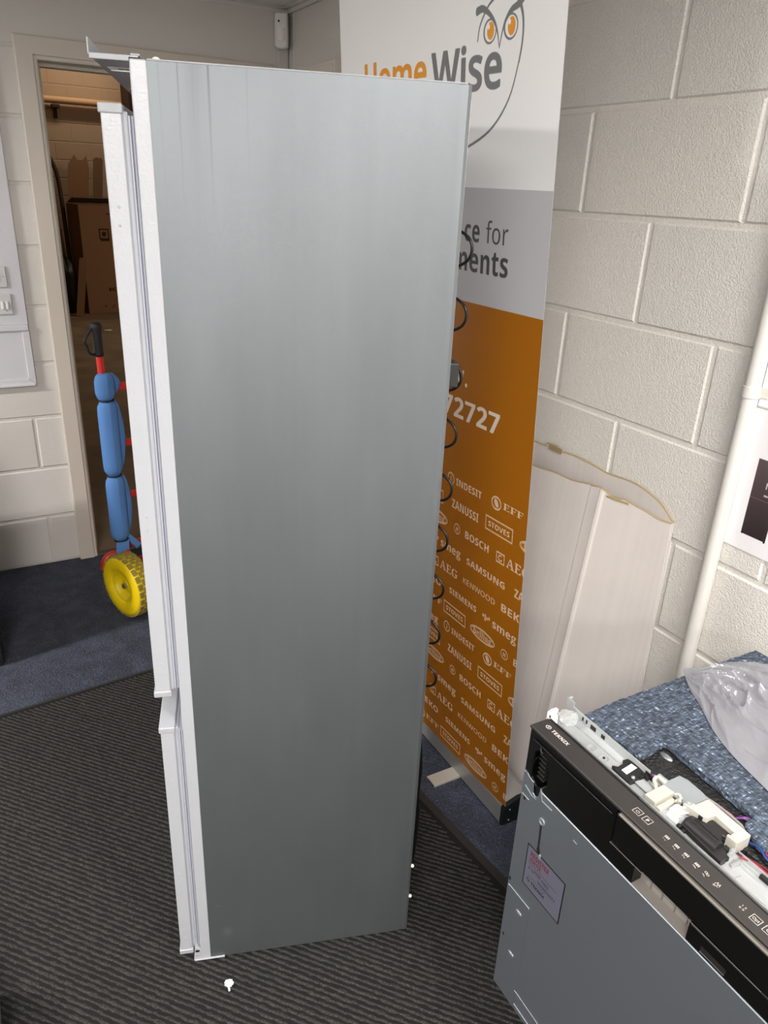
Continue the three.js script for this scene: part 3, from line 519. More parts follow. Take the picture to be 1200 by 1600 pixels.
  mesh('rib', rod([X - 0.0008, 0.8, 2.612], [X - 0.0008, 0.8, 2.79], 0.0011, 6), M.blackGloss, con);
  mesh('latch_hook', [rod([X - 0.001, 0.796, 2.631], [X - 0.001, 0.789, 2.633], 0.0014, 6), rod([X - 0.001, 0.789, 2.633], [X - 0.001, 0.79, 2.637], 0.0014, 6)], std({ color: 0x3a3a3a, roughness: 0.4 }), con);
  // handle bar
  const hd = mesh('handle', metreUV(toCreasedNormals(mg([front([[2.797, 0.7535], [3.168, 0.7535], [3.168, 0.807], [2.797, 0.809]], -0.024, 0.0015, 0.002)]), 0.5)), M.blackGloss, t);
  mesh('handle_lip', box(X - 0.0016, X + 0.0055, 0.8065, 0.8115, 2.8, 3.168, 0.002), std({ color: 0x827e76, roughness: 0.3 }), hd);
  mesh('handle_edge', rod([X - 0.0008, 0.7515, 2.795], [X - 0.0008, 0.752, 3.045], 0.0006, 6), std({ color: 0x66635e, roughness: 0.4 }), hd);
  // finger pocket: grey ribbed lining seen through the fascia
  const pk = mesh('finger_pocket', [box(X + 0.02, X + 0.024, 0.7, 0.752, 2.838, 2.944), box(X + 0.001, X + 0.022, 0.7155, 0.717, 2.842, 2.94)], std({ color: 0x807b76, roughness: 0.5 }), t);
  for (const z of [2.862, 2.882, 2.904, 2.925]) mesh('rib', box(X + 0.0185, X + 0.0202, 0.717, 0.751, z - 0.0006, z + 0.0006), std({ color: 0x6a6661, roughness: 0.5 }), pk);
  for (const z of [2.84, 2.939]) mesh('pocket_cheek', box(X + 0.0012, X + 0.021, 0.717, 0.7485, z, z + 0.0025), M.blackGloss, pk);
  mesh('slot', front(rect(2.962, 3.0, 0.722, 0.731), -0.002, -0.0004, 0.0002), std({ color: 0x020202, roughness: 0.9 }), con);
  mesh('slot_edge', rod([X + 0.0004, 0.7215, 2.962], [X + 0.0004, 0.7215, 2.999], 0.0007, 6), std({ color: 0x55524e, roughness: 0.5 }), con);
  // top strip with the print
  const SX0 = X - 0.0012, SX1 = -0.6, strip = canvasTex(2048, 152, (k, w, h) => {
    const A = z => (z - Z0) / 0.598 * w, B = x => (x - SX0) / (SX1 - SX0) * h; // b = 0 at the front edge -> drawn at the bottom
    k.fillStyle = '#2f2c2b'; k.fillRect(0, 0, w, h); k.translate(0, h); k.scale(1, -1); k.translate(0, 0);
    const put = (z, x, fn) => { k.save(); k.translate(A(z), B(x)); k.scale(1, -1); fn(); k.restore(); };
    const ink = '#c9c4bf'; k.fillStyle = k.strokeStyle = ink; 
    put(2.6185, -0.6145, () => { k.lineWidth = 5; k.beginPath(); k.arc(0, 0, 15, 0, 7); k.stroke(); k.lineWidth = 4; k.beginPath(); k.moveTo(-8, -5); k.lineTo(8, -5); k.moveTo(0, -5); k.lineTo(0, 10); k.stroke(); });
    put(2.6275, -0.6145, () => { k.fillStyle = ink; fit(k, 'TEKNIX', 0, 132, -14, 14); });
    const btn = (z, fn) => put(z, -0.619, () => { k.lineWidth = 2.5; k.strokeStyle = ink; k.strokeRect(-21, -22, 42, 44); fn(); });
    btn(2.8165, () => { k.beginPath(); k.arc(0, 1, 9, -1, 4.2); k.stroke(); k.beginPath(); k.moveTo(0, -11); k.lineTo(0, 1); k.stroke(); });
    btn(2.834, () => { k.fillStyle = ink; fit(k, 'P', -8, 8, -11, 11); });
    const icon = (z, fn) => put(z, -0.6195, () => { k.lineWidth = 2.5; k.strokeStyle = k.fillStyle = ink; fn(); });
    [2.868, 2.8845, 2.9005, 2.918].forEach((z, i) => icon(z, () => { for (let r = -1; r < 2; r++) { k.beginPath(); k.moveTo(-12, r * 6 - 8); k.lineTo(12, r * 6 - 8 + (i % 2)); k.stroke(); } for (let c = -1; c < 2; c++) { k.beginPath(); k.moveTo(c * 10, -16); k.lineTo(c * 10, 2); k.stroke(); } k.fillRect(-11, 12, 6 + i * 3, 3); k.fillRect(2, 17, 8, 3); }));
    icon(2.9335, () => { k.beginPath(); k.arc(-6, -10, 6, 0, 7); k.moveTo(12, -4); k.arc(6, -4, 6, 0, 7); k.stroke(); k.fillRect(-11, 12, 10, 3); k.fillRect(-2, 18, 7, 3); });
    icon(2.951, () => { k.beginPath(); k.moveTo(-12, 6); k.lineTo(-4, -14); k.lineTo(2, 4); k.lineTo(8, -12); k.lineTo(12, 6); k.stroke(); k.fillRect(-12, 12, 22, 3); k.fillRect(-12, 18, 10, 3); });
    icon(2.988, () => { fit(k, '1 3', -12, 12, -18, -6, ''); fit(k, '6 9', -12, 12, 2, 14, ''); });
    btn(3.0065, () => { k.fillStyle = ink; fit(k, 'Opt', -16, 16, -9, 9, ''); });
    btn(3.024, () => { k.beginPath(); k.arc(0, 0, 9, 0, 5); k.stroke(); });
  });
  { const g = prism([[SX0, Z0], [SX1, Z0], [SX1, Z1], [SX0, Z1]], 0.8145, 0.8205, 0.0012); const p = g.attributes.position, uv = g.attributes.uv; for (let i = 0; i < p.count; i++) uv.setXY(i, (p.getZ(i) - Z0) / 0.598, (p.getX(i) - SX0) / (SX1 - SX0)); mesh('printed_strip', g, std({ map: strip, roughness: 0.38 }), con); }
  mesh('console_back', box(-0.6, -0.592, 0.76, 0.812, Z0, Z1), std({ color: 0x2a2320, roughness: 0.5 }), con);

  // open top of the door: galvanised channel with a slotted rear flange
  const Y = 0.796;
  const ch = mesh('channel', [box(-0.577, -0.5735, 0.77, 0.8025, 2.597, Z1 - 0.004, 0.0008), box(-0.5735, -0.531, 0.785, Y, 2.6, Z1 - 0.004, 0.001), box(-0.5325, -0.5305, 0.785, 0.812, 2.587, 2.76, 0.0006), box(-0.5325, -0.5305, 0.785, 0.804, 2.92, Z1 - 0.004, 0.0006), box(-0.5735, -0.531, 0.787, 0.806, 2.596, 2.5975)], M.zinc, t);
  for (const [z, w, y0, y1] of [[2.613, 0.003, 0.801, 0.808], [2.622, 0.003, 0.801, 0.808], [2.638, 0.012, 0.799, 0.807], [2.661, 0.008, 0.799, 0.806]]) mesh('slot', box(-0.5332, -0.5298, y0, y1, z - w / 2, z + w / 2), M.blackMatt, ch);
  mesh('fold_line', box(-0.549, -0.5475, Y, Y + 0.0012, 2.61, 2.716), M.zinc, ch);
  { const a = new THREE.TorusGeometry(0.008, 0.0009, 6, 20); a.rotateX(Math.PI / 2); a.translate(-0.562, Y + 0.0004, 2.667); const b = new THREE.SphereGeometry(0.0032, 12, 8); b.scale(1, 0.4, 1); b.translate(-0.5625, Y + 0.0004, 2.67); mesh('stud', [a, b], M.zinc, ch); const c = a.clone(); c.translate(0, 0, 0.027); mesh('stud', c, M.zinc, ch); const d = new THREE.CylinderGeometry(0.0022, 0.0022, 0.001, 10); d.translate(-0.561, Y + 0.0006, 2.694); mesh('hole', d, M.blackMatt, ch); }
  // left end: crumpled clear film and the white hinge clip
  mesh('hinge_clip', [box(-0.5905, -0.58, 0.785, 0.8215, 2.585, 2.604, 0.003), box(-0.583, -0.568, 0.812, 0.8205, 2.583, 2.59, 0.002), box(-0.5905, -0.578, 0.812, 0.8235, 2.592, 2.597, 0.001)], M.whitePlastic, t);
  { const g = new THREE.IcosahedronGeometry(0.017, 5), p = g.attributes.position; for (let i = 0; i < p.count; i++) { const v = V3().fromBufferAttribute(p, i), k = 1 + 0.35 * (vnoise(v.x * 300 + 9, v.y * 300 + v.z * 200 + 9, 5, 1e6) - 0.5); p.setXYZ(i, v.x * k * 1.1, v.y * k * 0.62, v.z * k); } g.computeVertexNormals(); g.translate(-0.553, 0.802, 2.597); mesh('film_scrap', g, phy({ color: 0xf4f6f6, transmission: 0.75, roughness: 0.12, thickness: 0, side: THREE.DoubleSide }), t); }
  mesh('end_bracket', plate([[-0.531, 0.8], [-0.523, 0.8], [-0.523, 0.82], [-0.529, 0.82]], 2.571, 2.575, 0.0004), M.zinc, ch);
  mesh('end_bracket', box(-0.5325, -0.5305, 0.8, 0.82, 2.571, 2.588), M.zinc, ch);
  // black bracket with its white label
  const bb = mesh('black_bracket', prism([[-0.567, 2.717], [-0.561, 2.723], [-0.546, 2.721], [-0.5425, 2.7155], [-0.5335, 2.717], [-0.5305, 2.729], [-0.5335, 2.754], [-0.541, 2.7535], [-0.5485, 2.758], [-0.571, 2.757], [-0.572, 2.729]], Y, 0.803, 0.0008), M.blackMatt, t);
  mesh('label', prism([[-0.562, 2.7315], [-0.538, 2.7285], [-0.5365, 2.739], [-0.562, 2.7425]], 0.803, 0.8036, 0.0001), M.whitePlastic, bb);
  { const g = new THREE.SphereGeometry(0.0035, 12, 8); g.translate(-0.559, 0.804, 2.7525); mesh('rivet', g, M.steel, bb); mesh('clip_claw', [box(-0.55, -0.535, 0.8, 0.806, 2.756, 2.7585), box(-0.541, -0.538, 0.8, 0.806, 2.752, 2.765), box(-0.534, -0.532, 0.8, 0.808, 2.753, 2.763)], M.blackMatt, bb); }
  { const g = new THREE.CylinderGeometry(0.02, 0.022, 0.03, 24, 1, false, Math.PI * 0.1, Math.PI * 0.8); g.rotateX(Math.PI / 2); g.rotateZ(0.5); g.scale(1, 0.35, 1); g.translate(-0.556, Y - 0.003, 2.771); mesh('pressed_ramp', g, M.zinc, ch); }
  // cream latch parts, grey cover, door lock
  mesh('cream_latch', [prism([[-0.5715, 2.787], [-0.531, 2.7855], [-0.5285, 2.8045], [-0.571, 2.8065]], Y, 0.808, 0.001), prism([[-0.571, 2.809], [-0.55, 2.8085], [-0.537, 2.8105], [-0.5375, 2.8145], [-0.551, 2.8165], [-0.571, 2.817]], Y, 0.803, 0.0008), box(-0.5715, -0.53, Y, 0.798, 2.805, 2.81)], M.cream, t);
  mesh('cream_hook', tube([[-0.545, 0.8, 2.787], [-0.541, 0.806, 2.78], [-0.537, 0.807, 2.773], [-0.529, 0.807, 2.769]], 0.003, 16, 8), M.cream, t);
  mesh('cream_hook', [tube([[-0.535, 0.801, 2.8145], [-0.533, 0.806, 2.818], [-0.5385, 0.806, 2.8225]], 0.0028, 14, 8), tube([[-0.529, 0.803, 2.804], [-0.526, 0.807, 2.811], [-0.531, 0.806, 2.82]], 0.0025, 14, 8)], M.cream, t);
  mesh('cream_tab', box(-0.5275, -0.5205, 0.79, 0.808, 2.768, 2.784, 0.001), M.cream, t);
  mesh('grey_cover', prism([[-0.5265, 2.7655], [-0.515, 2.764], [-0.5145, 2.7815], [-0.491, 2.7815], [-0.4865, 2.795], [-0.4875, 2.8215], [-0.49, 2.8345], [-0.518, 2.834], [-0.531, 2.822], [-0.5305, 2.795]], 0.8, 0.8055, 0.0008), M.greyPlastic, t);
  mesh('film_scrap', [prism([[-0.555, 2.82], [-0.54, 2.818], [-0.532, 2.83], [-0.542, 2.838], [-0.556, 2.836]], Y, 0.803, 0.001), prism([[-0.565, 2.823], [-0.556, 2.82], [-0.556, 2.84], [-0.566, 2.845]], Y, 0.7985, 0.001), rod([-0.55, 0.802, 2.822], [-0.538, 0.808, 2.834], 0.002, 8), rod([-0.556, 0.801, 2.832], [-0.541, 0.806, 2.841], 0.0018, 8)], phy({ color: 0xf2f5f5, transmission: 0.4, roughness: 0.2, thickness: 0 }), t);
  mesh('cream_housing', [prism([[-0.539, 2.829], [-0.5275, 2.8285], [-0.5255, 2.839], [-0.4995, 2.84], [-0.5015, 2.913], [-0.5305, 2.9135], [-0.5265, 2.9], [-0.5185, 2.899], [-0.517, 2.866], [-0.5295, 2.865], [-0.535, 2.859]], 0.799, 0.8135, 0.001), box(-0.531, -0.5265, 0.788, 0.812, 2.897, 2.9135, 0.001), box(-0.505, -0.502, 0.79, 0.812, 2.85, 2.912), box(-0.53, -0.503, 0.792, 0.812, 2.9105, 2.914)], M.cream, t);
  mesh('cream_lug', prism([[-0.5385, 2.8305], [-0.5285, 2.8295], [-0.5275, 2.8375], [-0.5345, 2.8375]], 0.8135, 0.8145, 0.0003, [[[-0.5355, 2.832], [-0.5305, 2.832], [-0.5305, 2.836], [-0.5345, 2.836]]]), M.greyPlastic, t);
  const lk = mesh('door_lock', [prism([[-0.566, 2.85], [-0.551, 2.845], [-0.5395, 2.8465], [-0.532, 2.866], [-0.519, 2.8625], [-0.518, 2.899], [-0.527, 2.9], [-0.531, 2.892], [-0.54, 2.897], [-0.5475, 2.91], [-0.561, 2.9215], [-0.5715, 2.9215]], Y, 0.806, 0.0012), rod([-0.5545, 0.8045, 2.854], [-0.5545, 0.8045, 2.905], 0.0105, 18)], std({ color: 0x1e1c1e, roughness: 0.5 }), t);
  mesh('barrel_rib', [rod([-0.5575, 0.8145, 2.859], [-0.5575, 0.8145, 2.9], 0.0012, 6), rod([-0.5505, 0.815, 2.859], [-0.5505, 0.815, 2.9], 0.0012, 6)], M.blackMatt, lk);
  mesh('lock_claw', [box(-0.5735, -0.568, 0.798, 0.806, 2.848, 2.854, 0.001), box(-0.5735, -0.567, 0.797, 0.803, 2.856, 2.861, 0.001), box(-0.537, -0.5305, 0.8, 0.812, 2.854, 2.86, 0.001), box(-0.53, -0.5265, 0.8, 0.812, 2.858, 2.864, 0.001), box(-0.549, -0.541, 0.797, 0.807, 2.905, 2.912, 0.001), box(-0.5585, -0.552, 0.797, 0.804, 2.913, 2.921, 0.001)], M.blackMatt, lk);
  mesh('guide_post', [rod([-0.545, 0.792, 2.913], [-0.543, 0.81, 2.918], 0.003, 10), rod([-0.5555, Y, 2.9275], [-0.546, 0.803, 2.931], 0.0035, 8)], M.zinc, ch);
  mesh('pressed_rib', [rod([-0.5435, Y, 2.922], [-0.5445, Y, 3.1], 0.0022, 8), rod([-0.5365, Y, 2.924], [-0.537, Y, 3.1], 0.0015, 8), rod([-0.5735, Y, 2.942], [-0.557, Y, 2.944], 0.0012, 6)], M.zinc, ch);
  mesh('black_tab', box(-0.539, -0.534, Y, 0.803, 2.957, 2.985, 0.001), M.blackMatt, t);
  // sound-deadening rubber on the top of the tub
  const rub = mesh('bitumen_sheet', metreUV(prism([[-0.524, Z0 + 0.012], [-0.08, Z0 + 0.012], [-0.08, Z1 - 0.012], [-0.497, Z1 - 0.012], [-0.497, 2.955], [-0.512, 2.95], [-0.512, 2.76], [-0.526, 2.755]], 0.7815, 0.794, 0.001)), M.rubberMat, t);
  { const g = new THREE.SphereGeometry(0.0125, 20, 12); g.scale(0.5, 0.3, 1); g.rotateY(0.05); g.translate(-0.4655, 0.7945, 2.735); mesh('screw_cover', g, M.steel, rub); }
  // wiring
  const W = (pts, c, r = 0.0016) => mesh('wire', tube(pts, r, 24, 6), wire(c), t);
  W([[-0.535, 0.8, 2.925], [-0.529, 0.802, 2.942], [-0.528, 0.802, 2.962], [-0.53, 0.802, 3.02]], 0x8a2a32); W([[-0.533, 0.8, 2.92], [-0.526, 0.803, 2.945], [-0.524, 0.803, 2.965], [-0.528, 0.801, 3.02]], 0x5a1824);
  W([[-0.499, 0.797, 2.912], [-0.5, 0.803, 2.928], [-0.505, 0.803, 2.939], [-0.5085, 0.803, 2.95], [-0.512, 0.801, 3.02]], 0x24407c, 0.002); W([[-0.494, 0.797, 2.925], [-0.498, 0.803, 2.937], [-0.503, 0.803, 2.946], [-0.508, 0.801, 3.02]], 0x8a2840);
  W([[-0.491, 0.8, 2.845], [-0.486, 0.802, 2.858], [-0.4825, 0.801, 2.867], [-0.4815, 0.798, 2.88]], 0xb05080); W([[-0.475, 0.797, 2.874], [-0.471, 0.802, 2.881], [-0.466, 0.802, 2.886], [-0.466, 0.802, 2.896]], 0x603870); W([[-0.478, 0.797, 2.874], [-0.473, 0.802, 2.882], [-0.468, 0.8, 2.889], [-0.469, 0.8, 2.9]], 0x704080);
  W([[-0.531, 0.8, 2.758], [-0.527, 0.804, 2.762], [-0.522, 0.803, 2.767]], 0x5a2c6c, 0.0022);
  W([[-0.4885, 0.799, 2.815], [-0.486, 0.802, 2.85], [-0.487, 0.802, 2.885], [-0.492, 0.801, 2.908]], 0x8f8a86, 0.0022); W([[-0.4845, 0.797, 2.82], [-0.482, 0.799, 2.855], [-0.483, 0.799, 2.89]], 0x8a8482, 0.0018);
}

// ------------------------------------------------------------------ felt sheet and clear bag lying on the dishwasher
{
  const edge = []; const way = [[-0.529, 2.607], [-0.5275, 2.64], [-0.5215, 2.68], [-0.5185, 2.722], [-0.516, 2.726], [-0.5, 2.724], [-0.4815, 2.722], [-0.4545, 2.7195], [-0.452, 2.722], [-0.454, 2.77], [-0.456, 2.82], [-0.4575, 2.86], [-0.459, 2.8885], [-0.484, 2.892], [-0.4885, 2.896], [-0.494, 2.908], [-0.501, 2.94], [-0.505, 2.99], [-0.508, 3.08], [-0.5, 3.19], [-0.3, 3.192], [-0.075, 3.19], [-0.073, 2.9], [-0.075, 2.605], [-0.2, 2.602], [-0.32, 2.604], [-0.44, 2.603]];
  for (let i = 0; i < way.length; i++) { const a = way[i], b = way[(i + 1) % way.length], L = Math.hypot(b[0] - a[0], b[1] - a[1]), n = Math.max(1, Math.round(L / 0.006)); for (let j = 0; j < n; j++) edge.push([a[0] + (b[0] - a[0]) * j / n + rr(-0.0011, 0.0011), a[1] + (b[1] - a[1]) * j / n + rr(-0.0011, 0.0011)]); }
  const g = prism(edge, 0.7945, 0.8085, 0.002);
  tag(mesh('felt_sheet', metreUV(g), M.felt), 'blue grey felt insulation sheet lying over the top of the grey dishwasher', 'felt');
}
{
  // crumpled film bag: two sheets, folded
  const fr = [[-0.268, 2.592], [-0.305, 2.64], [-0.322, 2.673], [-0.342, 2.705], [-0.364, 2.742], [-0.383, 2.79], [-0.4, 2.86], [-0.42, 2.94], [-0.43, 3.05], [-0.4, 3.16]], bk = [[-0.262, 2.588], [-0.235, 2.605], [-0.2, 2.613], [-0.165, 2.625], [-0.12, 2.645], [-0.085, 2.68], [-0.06, 2.75], [-0.05, 2.86], [-0.05, 3.0], [-0.06, 3.15]];
  const cF = new THREE.CatmullRomCurve3(fr.map(p => V3(p[0], 0, p[1]))), cB = new THREE.CatmullRomCurve3(bk.map(p => V3(p[0], 0, p[1])));
  const NU = 150, NV = 90, P = [], I = [];
  for (let s = 0; s < 2; s++) for (let i = 0; i <= NU; i++) for (let j = 0; j <= NV; j++) {
    const u = i / NU, v = j / NV, a = cF.getPoint(u), b = cB.getPoint(u), q = a.lerp(b, v), m = Math.pow(Math.sin(Math.PI * v), 0.6) * Math.min(1, u * 5) * Math.min(1, (1 - u) * 6 + 0.1);
    // folds run from the pulled corner, fanning out: sharp-crested ridges
    const ph = v * 6 + u * 1.2 + 0.9 * vnoise(u * 4, v * 3, 61, 1e6), tr = Math.abs(2 * (ph - Math.floor(ph)) - 1), f1 = 1 - Math.abs(2 * vnoise(u * 7 + 3, v * 9 + u * 6, 63, 1e6) - 1), f2 = vnoise(u * 40, v * 30, 62, 1e6), f4 = 1 - Math.abs(2 * vnoise(u * 15 + v * 9, v * 19 - u * 8 + 50, 64, 1e6) - 1);
    const h = m * (0.012 + 0.016 * Math.pow(1 - tr, 4) * Math.min(1, 0.25 + u * 2) + Math.min(1, u * 2.2) * (0.012 * Math.pow(f1, 5) + 0.003 * Math.pow(f4, 3) + 0.0005 * f2) + 0.03 * v * v * u);
    P.push(q.x, 0.8098 + (s ? 0.0008 + 0.2 * h : 0.0015 + h), q.z);
  }
  const K = (NU + 1) * (NV + 1);
  for (let s = 0; s < 2; s++) for (let i = 0; i < NU; i++) for (let j = 0; j < NV; j++) { const a = s * K + i * (NV + 1) + j, b = a + 1, c = a + NV + 1, d = c + 1; s ? I.push(a, c, b, b, c, d) : I.push(a, b, c, b, d, c); }
  const g = new THREE.BufferGeometry(); g.setAttribute('position', new THREE.Float32BufferAttribute(P, 3)); g.setIndex(I); g.computeVertexNormals();
  tag(mesh('plastic_bag', g, M.film), 'crumpled clear plastic bag lying on the blue grey felt sheet', 'bag');
}

// ------------------------------------------------------------------ conduit and papers on the block wall
{
  const t = thing('wall_conduit', 'white painted round conduit pipe running down the block wall with a saddle clip', 'pipe');
  mesh('pipe', rod([-0.0165, 0.002, 2.424], [-0.0165, CEIL - 0.001, 2.424], 0.0155, 18), M.whiteTrim, t);
  mesh('saddle_clip', [rod([-0.0165, 1.268, 2.424], [-0.0165, 1.289, 2.424], 0.0178, 18), box(-0.004, -0.0004, 1.268, 1.289, 2.4, 2.452, 0.001)], M.whiteTrim, t);
}
function paper(name, z0, z1, y0, y1, draw) {
  const g = box(-0.0022, -0.0006, y0, y1, z0, z1);
  const tex = canvasTex(512, Math.round(512 * (y1 - y0) / (z1 - z0)), draw), p = g.attributes.position, uv = g.attributes.uv;
  for (let i = 0; i < p.count; i++) uv.setXY(i, (p.getZ(i) - z0) / (z1 - z0), (p.getY(i) - y0) / (y1 - y0));
  return mesh(name, g, std({ map: tex, roughness: 0.45 }));
}
tag(paper('poster', 2.432, 2.66, 0.9555, 1.2475, (k, w, h) => {
  const A = z => (z - 2.432) / 0.228 * w, B = y => (1.2475 - y) / 0.292 * h;
  k.fillStyle = '#ecebee'; k.fillRect(0, 0, w, h); const gr = k.createLinearGradient(0, B(1.153), 0, B(0.99)); gr.addColorStop(0, '#57494c'); gr.addColorStop(1, '#2a2022'); k.fillStyle = gr; k.fillRect(A(2.4655), B(1.153), A(2.5215) - A(2.4655), B(0.991) - B(1.153));
  k.fillStyle = '#6e6162'; k.fillRect(A(2.4655), B(1.0725), A(2.5215) - A(2.4655), 3); k.fillStyle = '#c8c2c0'; k.fillRect(A(2.494), B(1.11), 18, 10); k.fillRect(A(2.494), B(1.11), 6, 30); k.fillStyle = '#b5aeac'; k.fillRect(A(2.494), B(1.085), 20, 9);
  k.fillStyle = '#1d1719'; k.fillRect(A(2.4655), B(0.993), 10, 6); k.fillRect(A(2.517), B(0.993), 9, 10);
  k.strokeStyle = '#6a6a70'; k.lineWidth = 2.5; k.beginPath(); k.roundRect(A(2.476), B(1.222), 70, 76, 12); k.stroke(); k.fillStyle = '#6a6a70'; fit(k, 'A', A(2.476) + 12, A(2.476) + 34, B(1.207), B(1.19));
}), 'white poster with a dark appliance picture taped to the block wall right of the conduit', 'poster');
tag(paper('notice', 2.4345, 2.66, 1.252, 1.55, (k, w, h) => { k.fillStyle = '#eeeef2'; k.fillRect(0, 0, w, h); }), 'blank white paper sheet above the poster on the block wall', 'paper');

// ------------------------------------------------------------------ boxed-in cabinet in the corner behind the banner
{
  const t = thing('white_cabinet', 'tall narrow off-white cabinet against the block wall behind the banner', 'cabinet');
  mesh('carcass', box(-0.1, -0.003, 0.002, 2.012, 0.4, 0.66, 0.002), M.doorPaint, t);
  mesh('door', box(-0.1045, -0.1, 0.06, 2.0, 0.41, 0.65, 0.001), M.doorPaint, t);
}
// motion sensor in the corner
{
  const t = thing('motion_sensor', 'small white motion sensor high on the wall in the ceiling corner', 'sensor');
  const s = new THREE.Shape(); s.moveTo(-0.026, -0.05); s.quadraticCurveTo(-0.028, -0.064, 0, -0.066); s.quadraticCurveTo(0.028, -0.064, 0.026, -0.05); s.lineTo(0.026, 0.05); s.quadraticCurveTo(0.026, 0.058, 0.018, 0.058); s.lineTo(-0.018, 0.058); s.quadraticCurveTo(-0.026, 0.058, -0.026, 0.05); s.closePath();
  const g = new THREE.ExtrudeGeometry(s, { depth: 0.022, bevelEnabled: true, bevelThickness: 0.008, bevelSize: 0.007, bevelOffset: -0.007, bevelSegments: 4 });
  const place = q => { q.rotateY(-0.55); q.translate(-0.036, 2.181, 0.022); return q; };
  mesh('housing', place(g), M.whitePlastic, t);
  const l = new THREE.CylinderGeometry(0.03, 0.03, 0.046, 24, 1, false, -0.75, 1.5); l.scale(0.85, 1, 0.8); l.translate(0, -0.018, 0.014); mesh('lens', place(l), std({ color: 0xf3f1ec, roughness: 0.25 }), t);
  const d = new THREE.SphereGeometry(0.004, 10, 8); d.translate(-0.008, 0.028, 0.0305); mesh('indicator', place(d), M.blackMatt, t);
  mesh('cable_cover', box(-0.052, -0.04, 1.9, 2.12, 0.0002, 0.006, 0.001), M.whiteTrim, t);
}

// ------------------------------------------------------------------ PVC switch panel left of the doorway
{
  const t = thing('switch_panel', 'white plastic wall panel with switches left of the doorway', 'panel');
  const x1 = -1.121, x0 = -2.1, yb = 0.819;
  mesh('upper_board', box(x0, x1, 1.06, 2.2, 0.0006, 0.016, 0.002), M.pvc, t);
  mesh('rail', box(x0, x1 - 0.001, 1.036, 1.06, 0.0006, 0.024, 0.004), M.pvc, t);
  mesh('lower_board', box(x0, x1 - 0.024, yb + 0.026, 1.036, 0.0006, 0.014, 0.001), M.pvc, t);
  mesh('frame', [plate([[x1 - 0.026, yb + 0.026], [x1, yb], [x1, 1.036], [x1 - 0.026, 1.036]], 0.0006, 0.018, 0.0015), plate([[x0, yb], [x1, yb], [x1 - 0.026, yb + 0.026], [x0, yb + 0.026]], 0.0006, 0.02, 0.0025), box(x0, x1 - 0.004, yb - 0.004, yb + 0.006, 0.0006, 0.027, 0.003)], M.pvc, t);
  const sw = (xr, y0, y1) => { const p = mesh('switch_plate', box(xr - 0.086, xr, y0, y1, 0.016, 0.024, 0.003), std({ color: 0xcfcfcf, roughness: 0.35 }), t); return p; };
  const a = sw(-1.1735, 1.204, 1.281); mesh('rocker', box(-1.228, -1.205, 1.226, 1.26, 0.024, 0.03, 0.002), M.whitePlastic, a); mesh('mark', box(-1.1865, -1.183, 1.243, 1.2445, 0.0238, 0.0243), M.blackMatt, a);
  const b = sw(-1.168, 1.102, 1.181); mesh('rocker', box(-1.1905, -1.1815, 1.122, 1.152, 0.024, 0.031, 0.002), M.whitePlastic, b); mesh('rocker', box(-1.2065, -1.1975, 1.122, 1.152, 0.024, 0.031, 0.002), M.whitePlastic, b); mesh('mark', box(-1.192, -1.1875, 1.115, 1.117, 0.0238, 0.0243), M.blackMatt, b);
}

